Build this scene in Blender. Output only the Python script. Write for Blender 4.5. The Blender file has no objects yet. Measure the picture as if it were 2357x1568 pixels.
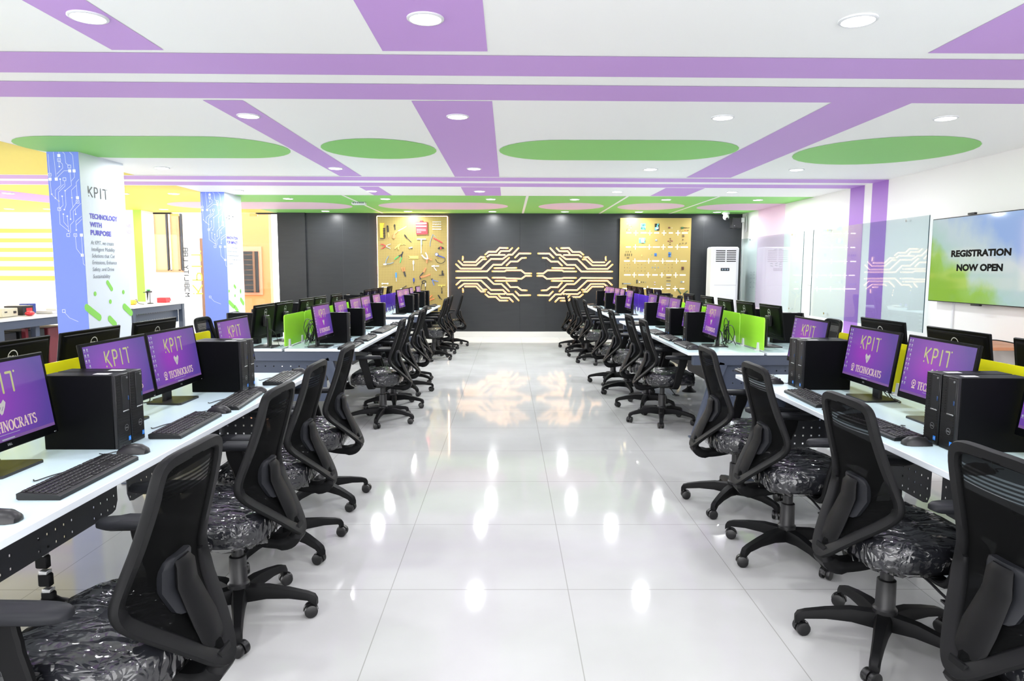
import bpy, bmesh, math, random
from mathutils import Vector, Matrix, noise
random.seed(7)
S = bpy.context.scene
COL = S.collection
R = math.radians
PI = math.pi

# ---------------------------------------------------------------- camera, world, exposure
EXPOSURE = 0.08
LAMP_W = 13.0
WORLD_STRENGTH = 5.2
cd = bpy.data.cameras.new('camera'); cam = bpy.data.objects.new('camera', cd); COL.objects.link(cam)
cd.sensor_width = 36.0; cd.lens = 36.0 * 1571.0 / 2357.0; cd.clip_start = 0.05; cd.clip_end = 200
pitch = math.atan((784 - 620) / 1571.0); yaw = math.atan((1178.5 - 1169.0) / 1571.0); roll = R(0.12)
fw = Vector((math.sin(yaw) * math.cos(pitch), math.cos(yaw) * math.cos(pitch), -math.sin(pitch)))
rt = Vector((math.cos(yaw), -math.sin(yaw), 0)); up = rt.cross(fw)
r2 = rt * math.cos(roll) + up * math.sin(roll); u2 = -rt * math.sin(roll) + up * math.cos(roll)
mw = Matrix((r2, u2, -fw)).transposed().to_4x4(); mw.translation = (0, 0, 1.45)
cam.matrix_world = mw
S.camera = cam
W = bpy.data.worlds.new('daylight'); S.world = W; W.use_nodes = True
W.node_tree.nodes['Background'].inputs[0].default_value = (0.975, 0.975, 0.985, 1)
W.node_tree.nodes['Background'].inputs[1].default_value = WORLD_STRENGTH
S.view_settings.view_transform = 'Standard'; S.view_settings.look = 'None'
S.view_settings.exposure = EXPOSURE; S.view_settings.gamma = 1.0; S.view_settings.use_curve_mapping = False
try:
    S.cycles.max_bounces = 7; S.cycles.transparent_max_bounces = 10; S.cycles.diffuse_bounces = 4
except Exception:
    pass

# ---------------------------------------------------------------- materials
MATS = {}
def lin(c):
    return tuple((x / 12.92 if x <= 0.04045 else ((x + 0.055) / 1.055) ** 2.4) for x in (v / 255.0 for v in c))
def mat(name, col, rough=0.5, metal=0.0, emit=None, es=0.0, spec=0.5, coat=0.0, srgb=False, alpha=1.0):
    if name in MATS: return MATS[name]
    m = bpy.data.materials.new(name); m.use_nodes = True
    b = m.node_tree.nodes['Principled BSDF']
    c = lin(col) if srgb else col
    b.inputs['Base Color'].default_value = (*c, 1)
    b.inputs['Roughness'].default_value = rough; b.inputs['Metallic'].default_value = metal
    b.inputs['Specular IOR Level'].default_value = spec
    b.inputs['Coat Weight'].default_value = coat; b.inputs['Coat Roughness'].default_value = 0.05
    b.inputs['Alpha'].default_value = alpha
    if emit:
        b.inputs['Emission Color'].default_value = (*(lin(emit) if srgb else emit), 1); b.inputs['Emission Strength'].default_value = es
    MATS[name] = m
    return m
def nodes(m):
    return m.node_tree.nodes, m.node_tree.links, m.node_tree.nodes['Principled BSDF']
def math_node(N, L, op, a, b=None):
    n = N.new('ShaderNodeMath'); n.operation = op
    for i, v in enumerate((a, b)):
        if v is None: continue
        if isinstance(v, (int, float)): n.inputs[i].default_value = v
        else: L.new(v, n.inputs[i])
    return n.outputs[0]
def bump_noise(m, scale, strength, dist=0.002, stretch=(1, 1, 1), detail=3):
    N, L, B = nodes(m)
    tc = N.new('ShaderNodeTexCoord'); mp = N.new('ShaderNodeMapping'); mp.inputs['Scale'].default_value = stretch
    L.new(tc.outputs['Object'], mp.inputs['Vector'])
    t = N.new('ShaderNodeTexNoise'); t.inputs['Scale'].default_value = scale; t.inputs['Detail'].default_value = detail
    L.new(mp.outputs[0], t.inputs['Vector'])
    bp = N.new('ShaderNodeBump'); bp.inputs['Strength'].default_value = strength; bp.inputs['Distance'].default_value = dist
    L.new(t.outputs['Fac'], bp.inputs['Height']); L.new(bp.outputs[0], B.inputs['Normal'])
    return t
def grid_lines(N, L, coord, period, offset, width):
    # 1 inside a line of the given width that repeats with the given period
    a = math_node(N, L, 'ADD', coord, -offset + 1000 * period)
    f = math_node(N, L, 'MODULO', a, period)
    return math_node(N, L, 'LESS_THAN', f, width)

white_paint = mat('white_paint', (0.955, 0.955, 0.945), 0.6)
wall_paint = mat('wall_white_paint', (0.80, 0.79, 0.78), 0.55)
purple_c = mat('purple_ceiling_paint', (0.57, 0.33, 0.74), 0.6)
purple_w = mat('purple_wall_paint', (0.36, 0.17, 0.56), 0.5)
green_c = mat('green_ceiling_paint', (0.27, 0.66, 0.17), 0.6)
yellow_c = mat('yellow_ceiling_paint', (0.88, 0.72, 0.12), 0.6)
pink_c = mat('pale_pink_paint', (0.80, 0.60, 0.74), 0.6)
line_c = mat('white_line_paint', (0.9, 0.9, 0.86), 0.6)
slate = mat('slate_metal', (0.060, 0.076, 0.115), 0.42, 0.0)
dark_panel = mat('dark_metal', (0.022, 0.024, 0.030), 0.45)
black_pl = mat('black_plastic', (0.009, 0.009, 0.010), 0.42)
chair_pl = mat('chair_plastic', (0.0058, 0.006, 0.0065), 0.5, spec=0.13); bump_noise(chair_pl, 900, 0.08, 0.0005)
caster_pl = mat('caster_plastic', (0.006, 0.006, 0.0065), 0.35)
pad_pl = mat('pad_rubber', (0.0135, 0.0145, 0.0175), 0.5, spec=0.2)
case_bk = mat('case_black', (0.0022, 0.0025, 0.0030), 0.42, spec=0.07)
seat_fab = mat('seat_fabric', (0.008, 0.009, 0.014), 0.85)
silver = mat('silver', (0.62, 0.63, 0.64), 0.28, 0.9)
chrome = mat('chrome', (0.8, 0.8, 0.8), 0.12, 1.0)
steel = mat('steel_tool', (0.5, 0.52, 0.54), 0.3, 0.8)
key_pl = mat('key_plastic', (0.005, 0.005, 0.0057), 0.42, spec=0.35)
blue_st = mat('blue_sticker', (0.02, 0.22, 0.75), 0.35)
white_st = mat('white_sticker', (0.8, 0.8, 0.8), 0.5)
white_pl = mat('white_plastic', (0.70, 0.71, 0.73), 0.35)
aqua = mat('desk_laminate', (0.60, 0.76, 0.80), 0.28)
edge_w = mat('desk_edge', (0.80, 0.86, 0.90), 0.4)
skirting_m = mat('skirting_tile', (0.58, 0.565, 0.54), 0.2)
gold_tool = mat('gold_board', (0.56, 0.40, 0.11), 0.42, 0.25)
gold_plain = mat('gold_sheet', (0.38, 0.28, 0.085), 0.38, 0.2)
brass = mat('brass_plate', (0.62, 0.40, 0.12), 0.45)
led_warm = mat('led_warm', (1, 0.7, 0.5), 0.5, emit=(1.0, 0.50, 0.24), es=4.2)
led_board = mat('led_board', (1, 0.7, 0.5), 0.5, emit=(1.0, 0.55, 0.32), es=14.0)
led_slot = mat('led_slot', (1, 0.9, 0.7), 0.5, emit=(1.0, 0.84, 0.52), es=2.6)
diffuser_m = mat('downlight_diffuser', (1, 1, 1), 0.5, emit=(0.97, 0.98, 1.0), es=9.0)
blue_face = mat('blue_print', (0.19, 0.27, 0.80), 0.5, spec=0.2)
print_white = mat('print_white', (0.85, 0.88, 0.95), 0.5)
print_pale = mat('print_pale', (0.66, 0.72, 0.80), 0.5)
print_dark = mat('print_dark', (0.02, 0.025, 0.03), 0.5)
print_indigo = mat('print_indigo', (0.10, 0.09, 0.52), 0.5)
print_grey = mat('print_grey', (0.16, 0.18, 0.22), 0.5)
print_green = mat('print_green', (0.24, 0.62, 0.10), 0.5)
black_cable = mat('cable_black', (0.012, 0.012, 0.013), 0.4)
orange_wall = mat('orange_paint', (0.72, 0.27, 0.09), 0.6)
salmon = mat('salmon_frame', (0.80, 0.30, 0.17), 0.5)
brown_w = mat('brown_wood', (0.20, 0.09, 0.04), 0.5)
wood = mat('table_wood', (0.50, 0.21, 0.10), 0.45)
beige = mat('beige_metal', (0.62, 0.58, 0.44), 0.45)
red_pl = mat('red_plastic', (0.62, 0.025, 0.035), 0.35)
dark_red = mat('dark_red_metal', (0.16, 0.02, 0.03), 0.4)
yellow_pl = mat('yellow_plastic', (0.85, 0.48, 0.03), 0.4)
yellow2 = mat('pale_yellow_plastic', (0.88, 0.66, 0.12), 0.4)
orange_pl = mat('orange_plastic', (0.86, 0.22, 0.08), 0.4)
blue_pl = mat('blue_plastic', (0.05, 0.25, 0.72), 0.35)
port_blue = mat('port_blue', (0.01, 0.05, 0.16), 0.4)
navy_pl = mat('navy_plastic', (0.02, 0.05, 0.28), 0.35)
greyblue = mat('grey_blue_metal', (0.20, 0.28, 0.36), 0.35, 0.4)
green_pl = mat('green_plastic', (0.06, 0.42, 0.10), 0.4)
pcb_green = mat('pcb_green', (0.03, 0.36, 0.20), 0.4)
pcb_teal = mat('pcb_teal', (0.10, 0.50, 0.45), 0.4)
pcb_blue = mat('pcb_blue', (0.03, 0.14, 0.40), 0.4)
cyan_m = mat('cyan_metal', (0.30, 0.62, 0.68), 0.3, 0.3)
paper = mat('paper', (0.86, 0.86, 0.84), 0.6)
brown_chip = mat('brown_chip', (0.10, 0.03, 0.02), 0.4)

# floor: large polished vitrified tiles
floor_m = mat('polished_tile', (0.74, 0.735, 0.72), 0.09, spec=0.17)
def _floor():
    N, L, B = nodes(floor_m)
    tc = N.new('ShaderNodeTexCoord'); sp = N.new('ShaderNodeSeparateXYZ'); L.new(tc.outputs['Object'], sp.inputs[0])
    gx = grid_lines(N, L, sp.outputs['X'], 0.805, -0.532, 0.004); gy = grid_lines(N, L, sp.outputs['Y'], 0.795, 2.969, 0.005)
    g = math_node(N, L, 'MAXIMUM', gx, gy)
    t = N.new('ShaderNodeTexNoise'); t.inputs['Scale'].default_value = 1.6; t.inputs['Detail'].default_value = 5
    L.new(tc.outputs['Object'], t.inputs['Vector'])
    cr = N.new('ShaderNodeValToRGB'); cr.color_ramp.elements[0].position = 0.35; cr.color_ramp.elements[1].position = 0.7
    cr.color_ramp.elements[0].color = (0.475, 0.478, 0.468, 1); cr.color_ramp.elements[1].color = (0.53, 0.535, 0.525, 1)
    L.new(t.outputs['Fac'], cr.inputs[0])
    mx = N.new('ShaderNodeMix'); mx.data_type = 'RGBA'; L.new(g, mx.inputs[0]); L.new(cr.outputs[0], mx.inputs[6]); mx.inputs[7].default_value = (0.33, 0.33, 0.31, 1)
    L.new(mx.outputs[2], B.inputs['Base Color'])
    rr = math_node(N, L, 'MULTIPLY_ADD', t.outputs['Fac'], 0.05); L.new(rr, B.inputs['Roughness'])
    rr.node.inputs[2].default_value = 0.035
_floor()
# black stained panelling with faint brushed variation and joints
black_wall = mat('black_panelling', (0.030, 0.031, 0.035), 0.33, spec=0.28)
def _bw():
    N, L, B = nodes(black_wall)
    t = bump_noise(black_wall, 3.0, 0.05, 0.01, (1, 1, 6))
    cr = N.new('ShaderNodeValToRGB'); cr.color_ramp.elements[0].color = (0.015, 0.0165, 0.019, 1); cr.color_ramp.elements[1].color = (0.024, 0.026, 0.029, 1)
    L.new(t.outputs['Fac'], cr.inputs[0]); L.new(cr.outputs[0], B.inputs['Base Color'])
_bw()
# gold board with a punched grid
def _peg():
    N, L, B = nodes(gold_tool)
    tc = N.new('ShaderNodeTexCoord'); sp = N.new('ShaderNodeSeparateXYZ'); L.new(tc.outputs['Object'], sp.inputs[0])
    gx = grid_lines(N, L, sp.outputs['X'], 0.034, 0, 0.012); gz = grid_lines(N, L, sp.outputs['Z'], 0.034, 0, 0.012)
    g = math_node(N, L, 'MULTIPLY', gx, gz)
    mx = N.new('ShaderNodeMix'); mx.data_type = 'RGBA'; L.new(g, mx.inputs[0]); mx.inputs[6].default_value = (0.34, 0.25, 0.075, 1); mx.inputs[7].default_value = (0.18, 0.13, 0.035, 1)
    L.new(mx.outputs[2], B.inputs['Base Color'])
_peg()
def with_transparency(name, col, rough, holes, spec=0.4):
    """opaque coat whose factor socket decides where it is open"""
    m = mat(name, col, rough, spec=spec)
    N, L, B = nodes(m)
    tr = N.new('ShaderNodeBsdfTransparent'); mx = N.new('ShaderNodeMixShader'); out = N['Material Output']
    tc = N.new('ShaderNodeTexCoord'); sp = N.new('ShaderNodeSeparateXYZ'); L.new(tc.outputs['Object'], sp.inputs[0])
    fac = holes(N, L, sp)
    L.new(fac, mx.inputs[0]); L.new(B.outputs[0], mx.inputs[1]); L.new(tr.outputs[0], mx.inputs[2]); L.new(mx.outputs[0], out.inputs['Surface'])
    return m
def _holes(N, L, sp):
    a = grid_lines(N, L, sp.outputs['X'], 0.054, 0.02, 0.012); b = grid_lines(N, L, sp.outputs['Z'], 0.054, 0.02, 0.012)
    h = math_node(N, L, 'MULTIPLY', a, b)
    lo = math_node(N, L, 'LESS_THAN', sp.outputs['Z'], 0.235)
    h = math_node(N, L, 'MULTIPLY', h, lo)
    big = grid_lines(N, L, sp.outputs['X'], 0.378, 0.0, 0.27)
    return math_node(N, L, 'MULTIPLY', h, big)
perf_dark = with_transparency('perforated_dark_metal', (0.022, 0.024, 0.030), 0.45, _holes)
def _holes_high(N, L, sp):
    a = grid_lines(N, L, sp.outputs['X'], 0.075, 0.02, 0.011); b = grid_lines(N, L, sp.outputs['Z'], 0.108, 0.095, 0.011)
    return math_node(N, L, 'MULTIPLY', a, b)
perf_slate = with_transparency('perforated_slate_metal', (0.060, 0.076, 0.115), 0.42, _holes_high)
def _meshfab(N, L, sp):
    w = grid_lines(N, L, sp.outputs['Z'], 0.0125, 0, 0.006)
    band = math_node(N, L, 'MULTIPLY', math_node(N, L, 'GREATER_THAN', sp.outputs['Z'], 0.865), math_node(N, L, 'LESS_THAN', sp.outputs['Z'], 0.925))
    f = math_node(N, L, 'MULTIPLY', w, band)
    return math_node(N, L, 'ADD', math_node(N, L, 'MULTIPLY', f, 0.10), 0.02)
mesh_fab = with_transparency('chair_mesh', (0.0028, 0.003, 0.0031), 0.9, _meshfab, 0.05)

def film(name, tint, gloss_rough, ior, gain, base=0.0, bump=None):
    """clear sheet: transparent with a Fresnel share of gloss"""
    m = bpy.data.materials.new(name); m.use_nodes = True; N = m.node_tree.nodes; L = m.node_tree.links
    N.remove(N['Principled BSDF']); out = N['Material Output']
    tr = N.new('ShaderNodeBsdfTransparent'); tr.inputs[0].default_value = (*tint, 1)
    gl = N.new('ShaderNodeBsdfGlossy'); gl.inputs['Roughness'].default_value = gloss_rough
    fr = N.new('ShaderNodeFresnel'); fr.inputs['IOR'].default_value = ior
    f = math_node(N, L, 'ADD', math_node(N, L, 'MULTIPLY', fr.outputs[0], gain), base)
    mx = N.new('ShaderNodeMixShader'); L.new(f, mx.inputs[0]); L.new(tr.outputs[0], mx.inputs[1]); L.new(gl.outputs[0], mx.inputs[2])
    if bump:
        tc = N.new('ShaderNodeTexCoord'); prev = None
        wz = N.new('ShaderNodeTexNoise'); wz.inputs['Scale'].default_value = 6.0; L.new(tc.outputs['Object'], wz.inputs['Vector'])
        wv = N.new('ShaderNodeVectorMath'); wv.operation = 'MULTIPLY_ADD'; wv.inputs[1].default_value = (0.16, 0.16, 0.16); L.new(wz.outputs['Color'], wv.inputs[0]); L.new(tc.outputs['Object'], wv.inputs[2])
        for scale, strength, dist, stretch in bump:
            mp = N.new('ShaderNodeMapping'); mp.inputs['Scale'].default_value = stretch
            L.new(wv.outputs[0], mp.inputs[0])
            t = N.new('ShaderNodeTexVoronoi'); t.feature = 'DISTANCE_TO_EDGE'; t.inputs['Scale'].default_value = scale
            L.new(mp.outputs[0], t.inputs['Vector'])
            bp = N.new('ShaderNodeBump'); bp.inputs['Strength'].default_value = strength; bp.inputs['Distance'].default_value = dist
            L.new(t.outputs['Distance'], bp.inputs['Height'])
            if prev: L.new(prev, bp.inputs['Normal'])
            prev = bp.outputs[0]
        L.new(prev, gl.inputs['Normal'])
    L.new(mx.outputs[0], out.inputs['Surface'])
    MATS[name] = m
    return m
wrap_film = film('clear_plastic_film', (0.95, 0.955, 0.965), 0.10, 1.45, 0.9, 0.05, [(8.0, 0.85, 0.030, (0.7, 2.8, 1)), (24, 0.9, 0.007, (0.8, 1.6, 1))])
board_glass = film('glass_board', (0.925, 0.968, 0.975), 0.015, 1.30, 0.30)
clear_glass = film('clear_glass', (0.985, 0.99, 0.988), 0.01, 1.3, 0.4)
def acrylic(name, col):
    m = mat(name, col, 0.22)
    N, L, B = nodes(m)
    tl = N.new('ShaderNodeBsdfTranslucent'); tl.inputs[0].default_value = (*col, 1)
    mx = N.new('ShaderNodeMixShader'); mx.inputs[0].default_value = 0.45
    L.new(B.outputs[0], mx.inputs[1]); L.new(tl.outputs[0], mx.inputs[2]); L.new(mx.outputs[0], N['Material Output'].inputs['Surface'])
    return m
acr_yellow = acrylic('yellow_acrylic', (0.95, 0.92, 0.03))
acr_green = acrylic('green_acrylic', (0.56, 0.96, 0.09))
acr_purple = acrylic('purple_acrylic', (0.18, 0.07, 0.62))

# computer wallpaper and its figures (lit pixels)
screen_bg = mat('screen_wallpaper', (0.01, 0.01, 0.01), 0.16, spec=0.25)
def _screen():
    N, L, B = nodes(screen_bg)
    tc = N.new('ShaderNodeTexCoord'); sp = N.new('ShaderNodeSeparateXYZ'); L.new(tc.outputs['Object'], sp.inputs[0])
    dy = math_node(N, L, 'ADD', sp.outputs['Y'], 0.06); dz = math_node(N, L, 'ADD', sp.outputs['Z'], -0.245)
    d2 = math_node(N, L, 'ADD', math_node(N, L, 'MULTIPLY', dy, dy), math_node(N, L, 'MULTIPLY', math_node(N, L, 'MULTIPLY', dz, dz), 1.7))
    d = math_node(N, L, 'SQRT', d2); d = math_node(N, L, 'MULTIPLY', d, 3.4)
    cr = N.new('ShaderNodeValToRGB'); e = cr.color_ramp.elements
    e[0].color = (0.30, 0.04, 0.44, 1); e[1].color = (0.085, 0.045, 0.28, 1); e.new(0.45).color = (0.185, 0.05, 0.38, 1)
    L.new(d, cr.inputs[0]); L.new(cr.outputs[0], B.inputs['Emission Color']); B.inputs['Emission Strength'].default_value = 1.0
_screen()
scr_green = mat('screen_logo_green', (0.02, 0.02, 0.02), 0.2, emit=(0.42, 0.44, 0.17), es=1.0)
scr_grey = mat('screen_icon_grey', (0.02, 0.02, 0.02), 0.2, emit=(0.48, 0.46, 0.46), es=1.0)
scr_text = mat('screen_text_cream', (0.02, 0.02, 0.02), 0.2, emit=(0.62, 0.48, 0.44), es=1.0)
scr_icon = mat('screen_icon_mix', (0.02, 0.02, 0.02), 0.2, emit=(0.34, 0.36, 0.46), es=1.0)
scr_bar = mat('screen_taskbar', (0.02, 0.02, 0.02), 0.2, emit=(0.16, 0.07, 0.26), es=1.0)
tv_bg = mat('tv_picture', (0.01, 0.01, 0.01), 0.07, spec=0.5)
def _tv():
    N, L, B = nodes(tv_bg)
    tc = N.new('ShaderNodeTexCoord'); sp = N.new('ShaderNodeSeparateXYZ'); L.new(tc.outputs['Object'], sp.inputs[0])
    t = N.new('ShaderNodeTexNoise'); t.inputs['Scale'].default_value = 3.2; t.inputs['Detail'].default_value = 6; L.new(tc.outputs['Object'], t.inputs['Vector'])
    n = math_node(N, L, 'MULTIPLY', math_node(N, L, 'ADD', t.outputs['Fac'], -0.5), 0.55)
    v = math_node(N, L, 'ADD', math_node(N, L, 'MULTIPLY', sp.outputs['Z'], 1.05), n)
    v = math_node(N, L, 'ADD', v, math_node(N, L, 'MULTIPLY', sp.outputs['Y'], -0.55))
    v = math_node(N, L, 'ADD', v, 0.58)
    cr = N.new('ShaderNodeValToRGB'); e = cr.color_ramp.elements
    e[0].position = 0.0; e[0].color = (0.30, 0.55, 0.06, 1); e[1].position = 1.0; e[1].color = (0.33, 0.48, 0.82, 1)
    e.new(0.22).color = (0.36, 0.62, 0.12, 1); e.new(0.40).color = (0.48, 0.68, 0.62, 1); e.new(0.72).color = (0.58, 0.70, 0.74, 1)
    L.new(v, cr.inputs[0]); L.new(cr.outputs[0], B.inputs['Emission Color']); B.inputs['Emission Strength'].default_value = 0.85
_tv()
tv_black = mat('tv_text_black', (0.004, 0.004, 0.004), 0.4, spec=0.05)

# ---------------------------------------------------------------- mesh builder
class MB:
    def __init__(s): s.v = []; s.f = []; s.m = []
    def add(s, vs, fs, mi=0, M=None):
        o = len(s.v)
        s.v += [tuple(M @ Vector(p)) if M is not None else tuple(p) for p in vs]
        s.f += [tuple(i + o for i in f) for f in fs]; s.m += [mi] * len(fs)
        return s
    def box(s, c, d, bev=0.0, mi=0, M=None):
        cx, cy, cz = c; hx, hy, hz = (abs(q) / 2 for q in d)
        if bev <= 0:
            vs = [(cx + a * hx, cy + b * hy, cz + e * hz) for a in (-1, 1) for b in (-1, 1) for e in (-1, 1)]
            fs = [(0, 1, 3, 2), (4, 6, 7, 5), (0, 4, 5, 1), (2, 3, 7, 6), (0, 2, 6, 4), (1, 5, 7, 3)]
            return s.add(vs, fs, mi, M)
        b = min(bev, 0.49 * min(2 * hx, 2 * hy, 2 * hz)); h = (hx, hy, hz); vs = []; ix = {}
        for sx in (-1, 1):
            for sy in (-1, 1):
                for sz in (-1, 1):
                    sg = (sx, sy, sz)
                    for a in range(3):
                        p = [sg[k] * (h[k] if k == a else h[k] - b) for k in range(3)]
                        ix[(sg, a)] = len(vs); vs.append((cx + p[0], cy + p[1], cz + p[2]))
        fs = []
        for a in range(3):
            o = [k for k in range(3) if k != a]
            for sa in (-1, 1):
                q = []
                for u, w in ((-1, -1), (1, -1), (1, 1), (-1, 1)):
                    sg = [0, 0, 0]; sg[a] = sa; sg[o[0]] = u; sg[o[1]] = w; q.append(ix[(tuple(sg), a)])
                fs.append(tuple(q))
        for a in range(3):
            for b2 in range(a + 1, 3):
                c2 = 3 - a - b2
                for sa in (-1, 1):
                    for sb in (-1, 1):
                        def key(k, sc):
                            sg = [0, 0, 0]; sg[a] = sa; sg[b2] = sb; sg[c2] = sc; return ix[(tuple(sg), k)]
                        fs.append((key(a, -1), key(a, 1), key(b2, 1), key(b2, -1)))
        for sx in (-1, 1):
            for sy in (-1, 1):
                for sz in (-1, 1): fs.append(tuple(ix[((sx, sy, sz), a)] for a in range(3)))
        return s.add(vs, fs, mi, M)
    def cyl(s, p0, p1, r0, r1=None, n=14, mi=0, M=None):
        r1 = r0 if r1 is None else r1
        p0 = Vector(p0); p1 = Vector(p1); d = (p1 - p0).normalized()
        a = d.orthogonal().normalized(); b = d.cross(a)
        vs = [p0 + (a * math.cos(2 * PI * i / n) + b * math.sin(2 * PI * i / n)) * r0 for i in range(n)]
        vs += [p1 + (a * math.cos(2 * PI * i / n) + b * math.sin(2 * PI * i / n)) * r1 for i in range(n)]
        fs = [(i, (i + 1) % n, n + (i + 1) % n, n + i) for i in range(n)] + [tuple(range(n - 1, -1, -1)), tuple(range(n, 2 * n))]
        return s.add(vs, fs, mi, M)
    def rings(s, rg, cap=True, mi=0, M=None):
        n = len(rg[0]); vs = [p for r in rg for p in r]; fs = []
        for k in range(len(rg) - 1):
            for i in range(n): fs.append((k * n + i, k * n + (i + 1) % n, (k + 1) * n + (i + 1) % n, (k + 1) * n + i))
        if cap: fs += [tuple(range(n - 1, -1, -1)), tuple(range((len(rg) - 1) * n, len(rg) * n))]
        return s.add(vs, fs, mi, M)
    def lathe(s, prof, c=(0, 0, 0), n=20, mi=0, M=None):
        return s.rings([[(c[0] + r * math.cos(2 * PI * i / n), c[1] + r * math.sin(2 * PI * i / n), c[2] + z) for i in range(n)] for r, z in prof], True, mi, M)
    def tube(s, pts, r, n=6, mi=0, M=None, closed=False):
        P = [Vector(p) for p in pts]; rg = []; prev = None
        for i, p in enumerate(P):
            if closed: t = P[(i + 1) % len(P)] - P[i - 1]
            else: t = P[min(i + 1, len(P) - 1)] - P[max(i - 1, 0)]
            t = t.normalized() if t.length > 1e-9 else Vector((0, 0, 1))
            a = (prev - t * prev.dot(t)) if prev is not None else t.orthogonal()
            if a.length < 1e-6: a = t.orthogonal()
            a.normalize(); prev = a; b = t.cross(a); rr = r[i] if isinstance(r, (list, tuple)) else r
            rg.append([p + (a * math.cos(2 * PI * k / n) + b * math.sin(2 * PI * k / n)) * rr for k in range(n)])
        if closed: rg.append(rg[0])
        return s.rings(rg, not closed, mi, M)
    def band(s, pts, side, w, t, mi=0, M=None):
        """bar of width w (along side) and thickness t swept along pts"""
        P = [Vector(p) for p in pts]; rg = []
        for i, p in enumerate(P):
            tg = (P[min(i + 1, len(P) - 1)] - P[max(i - 1, 0)]).normalized()
            a = Vector(side); a = (a - tg * a.dot(tg)).normalized(); b = tg.cross(a)
            ww = (w[i] if isinstance(w, (list, tuple)) else w) / 2; tt = (t[i] if isinstance(t, (list, tuple)) else t) / 2
            rg.append([p + a * (ww * x) + b * (tt * y) for x, y in ((-1, -.45), (-.8, -1), (.8, -1), (1, -.45), (1, .45), (.8, 1), (-.8, 1), (-1, .45))])
        return s.rings(rg, True, mi, M)
    def prism(s, poly, h, mi=0, M=None):
        n = len(poly); vs = [(x, y, 0) for x, y in poly] + [(x, y, h) for x, y in poly]
        fs = [tuple(range(n - 1, -1, -1)), tuple(range(n, 2 * n))] + [(i, (i + 1) % n, n + (i + 1) % n, n + i) for i in range(n)]
        return s.add(vs, fs, mi, M)
    def flat(s, poly, mi=0, M=None, z=0.0):
        return s.add([(x, y, z) for x, y in poly], [tuple(range(len(poly)))], mi, M)
    def disc(s, c, r, mi=0, M=None, n=14, h=0.0, z=0.0):
        poly = [(c[0] + r * math.cos(2 * PI * i / n), c[1] + r * math.sin(2 * PI * i / n)) for i in range(n)]
        if h: return s.prism(poly, h, mi, (M or Matrix()) @ Matrix.Translation((0, 0, z)))
        return s.flat(poly, mi, M, z)
    def ring2(s, c, r, w, mi=0, M=None, n=20, ry=None, z=0.0):
        ry = ry or r; vs = []
        for i in range(n):
            a = 2 * PI * i / n; vs += [(c[0] + r * math.cos(a), c[1] + ry * math.sin(a), z), (c[0] + (r - w) * math.cos(a), c[1] + (ry - w) * math.sin(a), z)]
        return s.add(vs, [(2 * i, 2 * ((i + 1) % n), 2 * ((i + 1) % n) + 1, 2 * i + 1) for i in range(n)], mi, M)
    def stroke(s, pts, w, mi=0, M=None, h=0.0, z=0.0, round_=True):
        T = (M or Matrix()) @ Matrix.Translation((0, 0, z))
        if round_ and all(math.hypot(p[0] - pts[0][0], p[1] - pts[0][1]) < w * 0.5 for p in pts): return s.disc(pts[0], w / 2, mi, T, 12, h)
        for (x0, y0), (x1, y1) in zip(pts, pts[1:]):
            l = math.hypot(x1 - x0, y1 - y0)
            if l < 1e-9: continue
            nx, ny = -(y1 - y0) / l * w / 2, (x1 - x0) / l * w / 2
            q = [(x0 + nx, y0 + ny), (x0 - nx, y0 - ny), (x1 - nx, y1 - ny), (x1 + nx, y1 + ny)]
            s.prism(q, h, mi, T) if h else s.flat(q, mi, T)
        if round_:
            for p in pts: s.disc(p, w / 2, mi, T, 10, h * 1.04, 0.0 if h > 0 else (-0.02 * h if h else 0.00012))
        return s
    def ball(s, c, r, mi=0, M=None, n=14, k=8):
        rx, ry, rz = r if isinstance(r, (tuple, list)) else (r, r, r)
        rg = []
        for j in range(1, k):
            a = PI * j / k
            rg.append([(c[0] + rx * math.sin(a) * math.cos(2 * PI * i / n), c[1] + ry * math.sin(a) * math.sin(2 * PI * i / n), c[2] - rz * math.cos(a)) for i in range(n)])
        return s.rings(rg, True, mi, M)
    def mesh(s, me, mi=0, M=None):
        return s.add([v.co.copy() for v in me.vertices], [tuple(p.vertices) for p in me.polygons], mi, M)
    def text(s, body, size, mi=0, M=None, width=None, bold=0.0, align='LEFT', shear=0.0, height=None):
        c = bpy.data.curves.new('t', 'FONT'); c.body = body; c.size = size; c.align_x = align; c.offset = bold; c.shear = shear; c.resolution_u = 3
        o = bpy.data.objects.new('t', c); COL.objects.link(o)
        dg = bpy.context.evaluated_depsgraph_get(); me = bpy.data.meshes.new_from_object(o.evaluated_get(dg))
        sx = sy = 1.0
        if me.vertices:
            xs = [v.co.x for v in me.vertices]; ys = [v.co.y for v in me.vertices]
            if width: sx = width / (max(xs) - min(xs))
            if height: sy = height / (max(ys) - min(ys))
        s.mesh(me, mi, (M or Matrix()) @ Matrix.Diagonal((sx, sy, 1, 1)))
        bpy.data.objects.remove(o); bpy.data.curves.remove(c); bpy.data.meshes.remove(me)
        return s
    def data(s, name, mats, smooth=True, ang=38):
        me = bpy.data.meshes.new(name); me.from_pydata(s.v, [], s.f)
        for m in (mats if isinstance(mats, (list, tuple)) else [mats]): me.materials.append(m)
        bm = bmesh.new(); bm.from_mesh(me); bm.faces.ensure_lookup_table()
        for f, mi in zip(bm.faces, s.m): f.material_index = mi; f.smooth = smooth
        bmesh.ops.recalc_face_normals(bm, faces=bm.faces)
        if smooth:
            lim = R(ang)
            for e in bm.edges: e.smooth = not (len(e.link_faces) == 2 and e.calc_face_angle(0) > lim)
        bm.to_mesh(me); bm.free()
        return me
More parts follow.
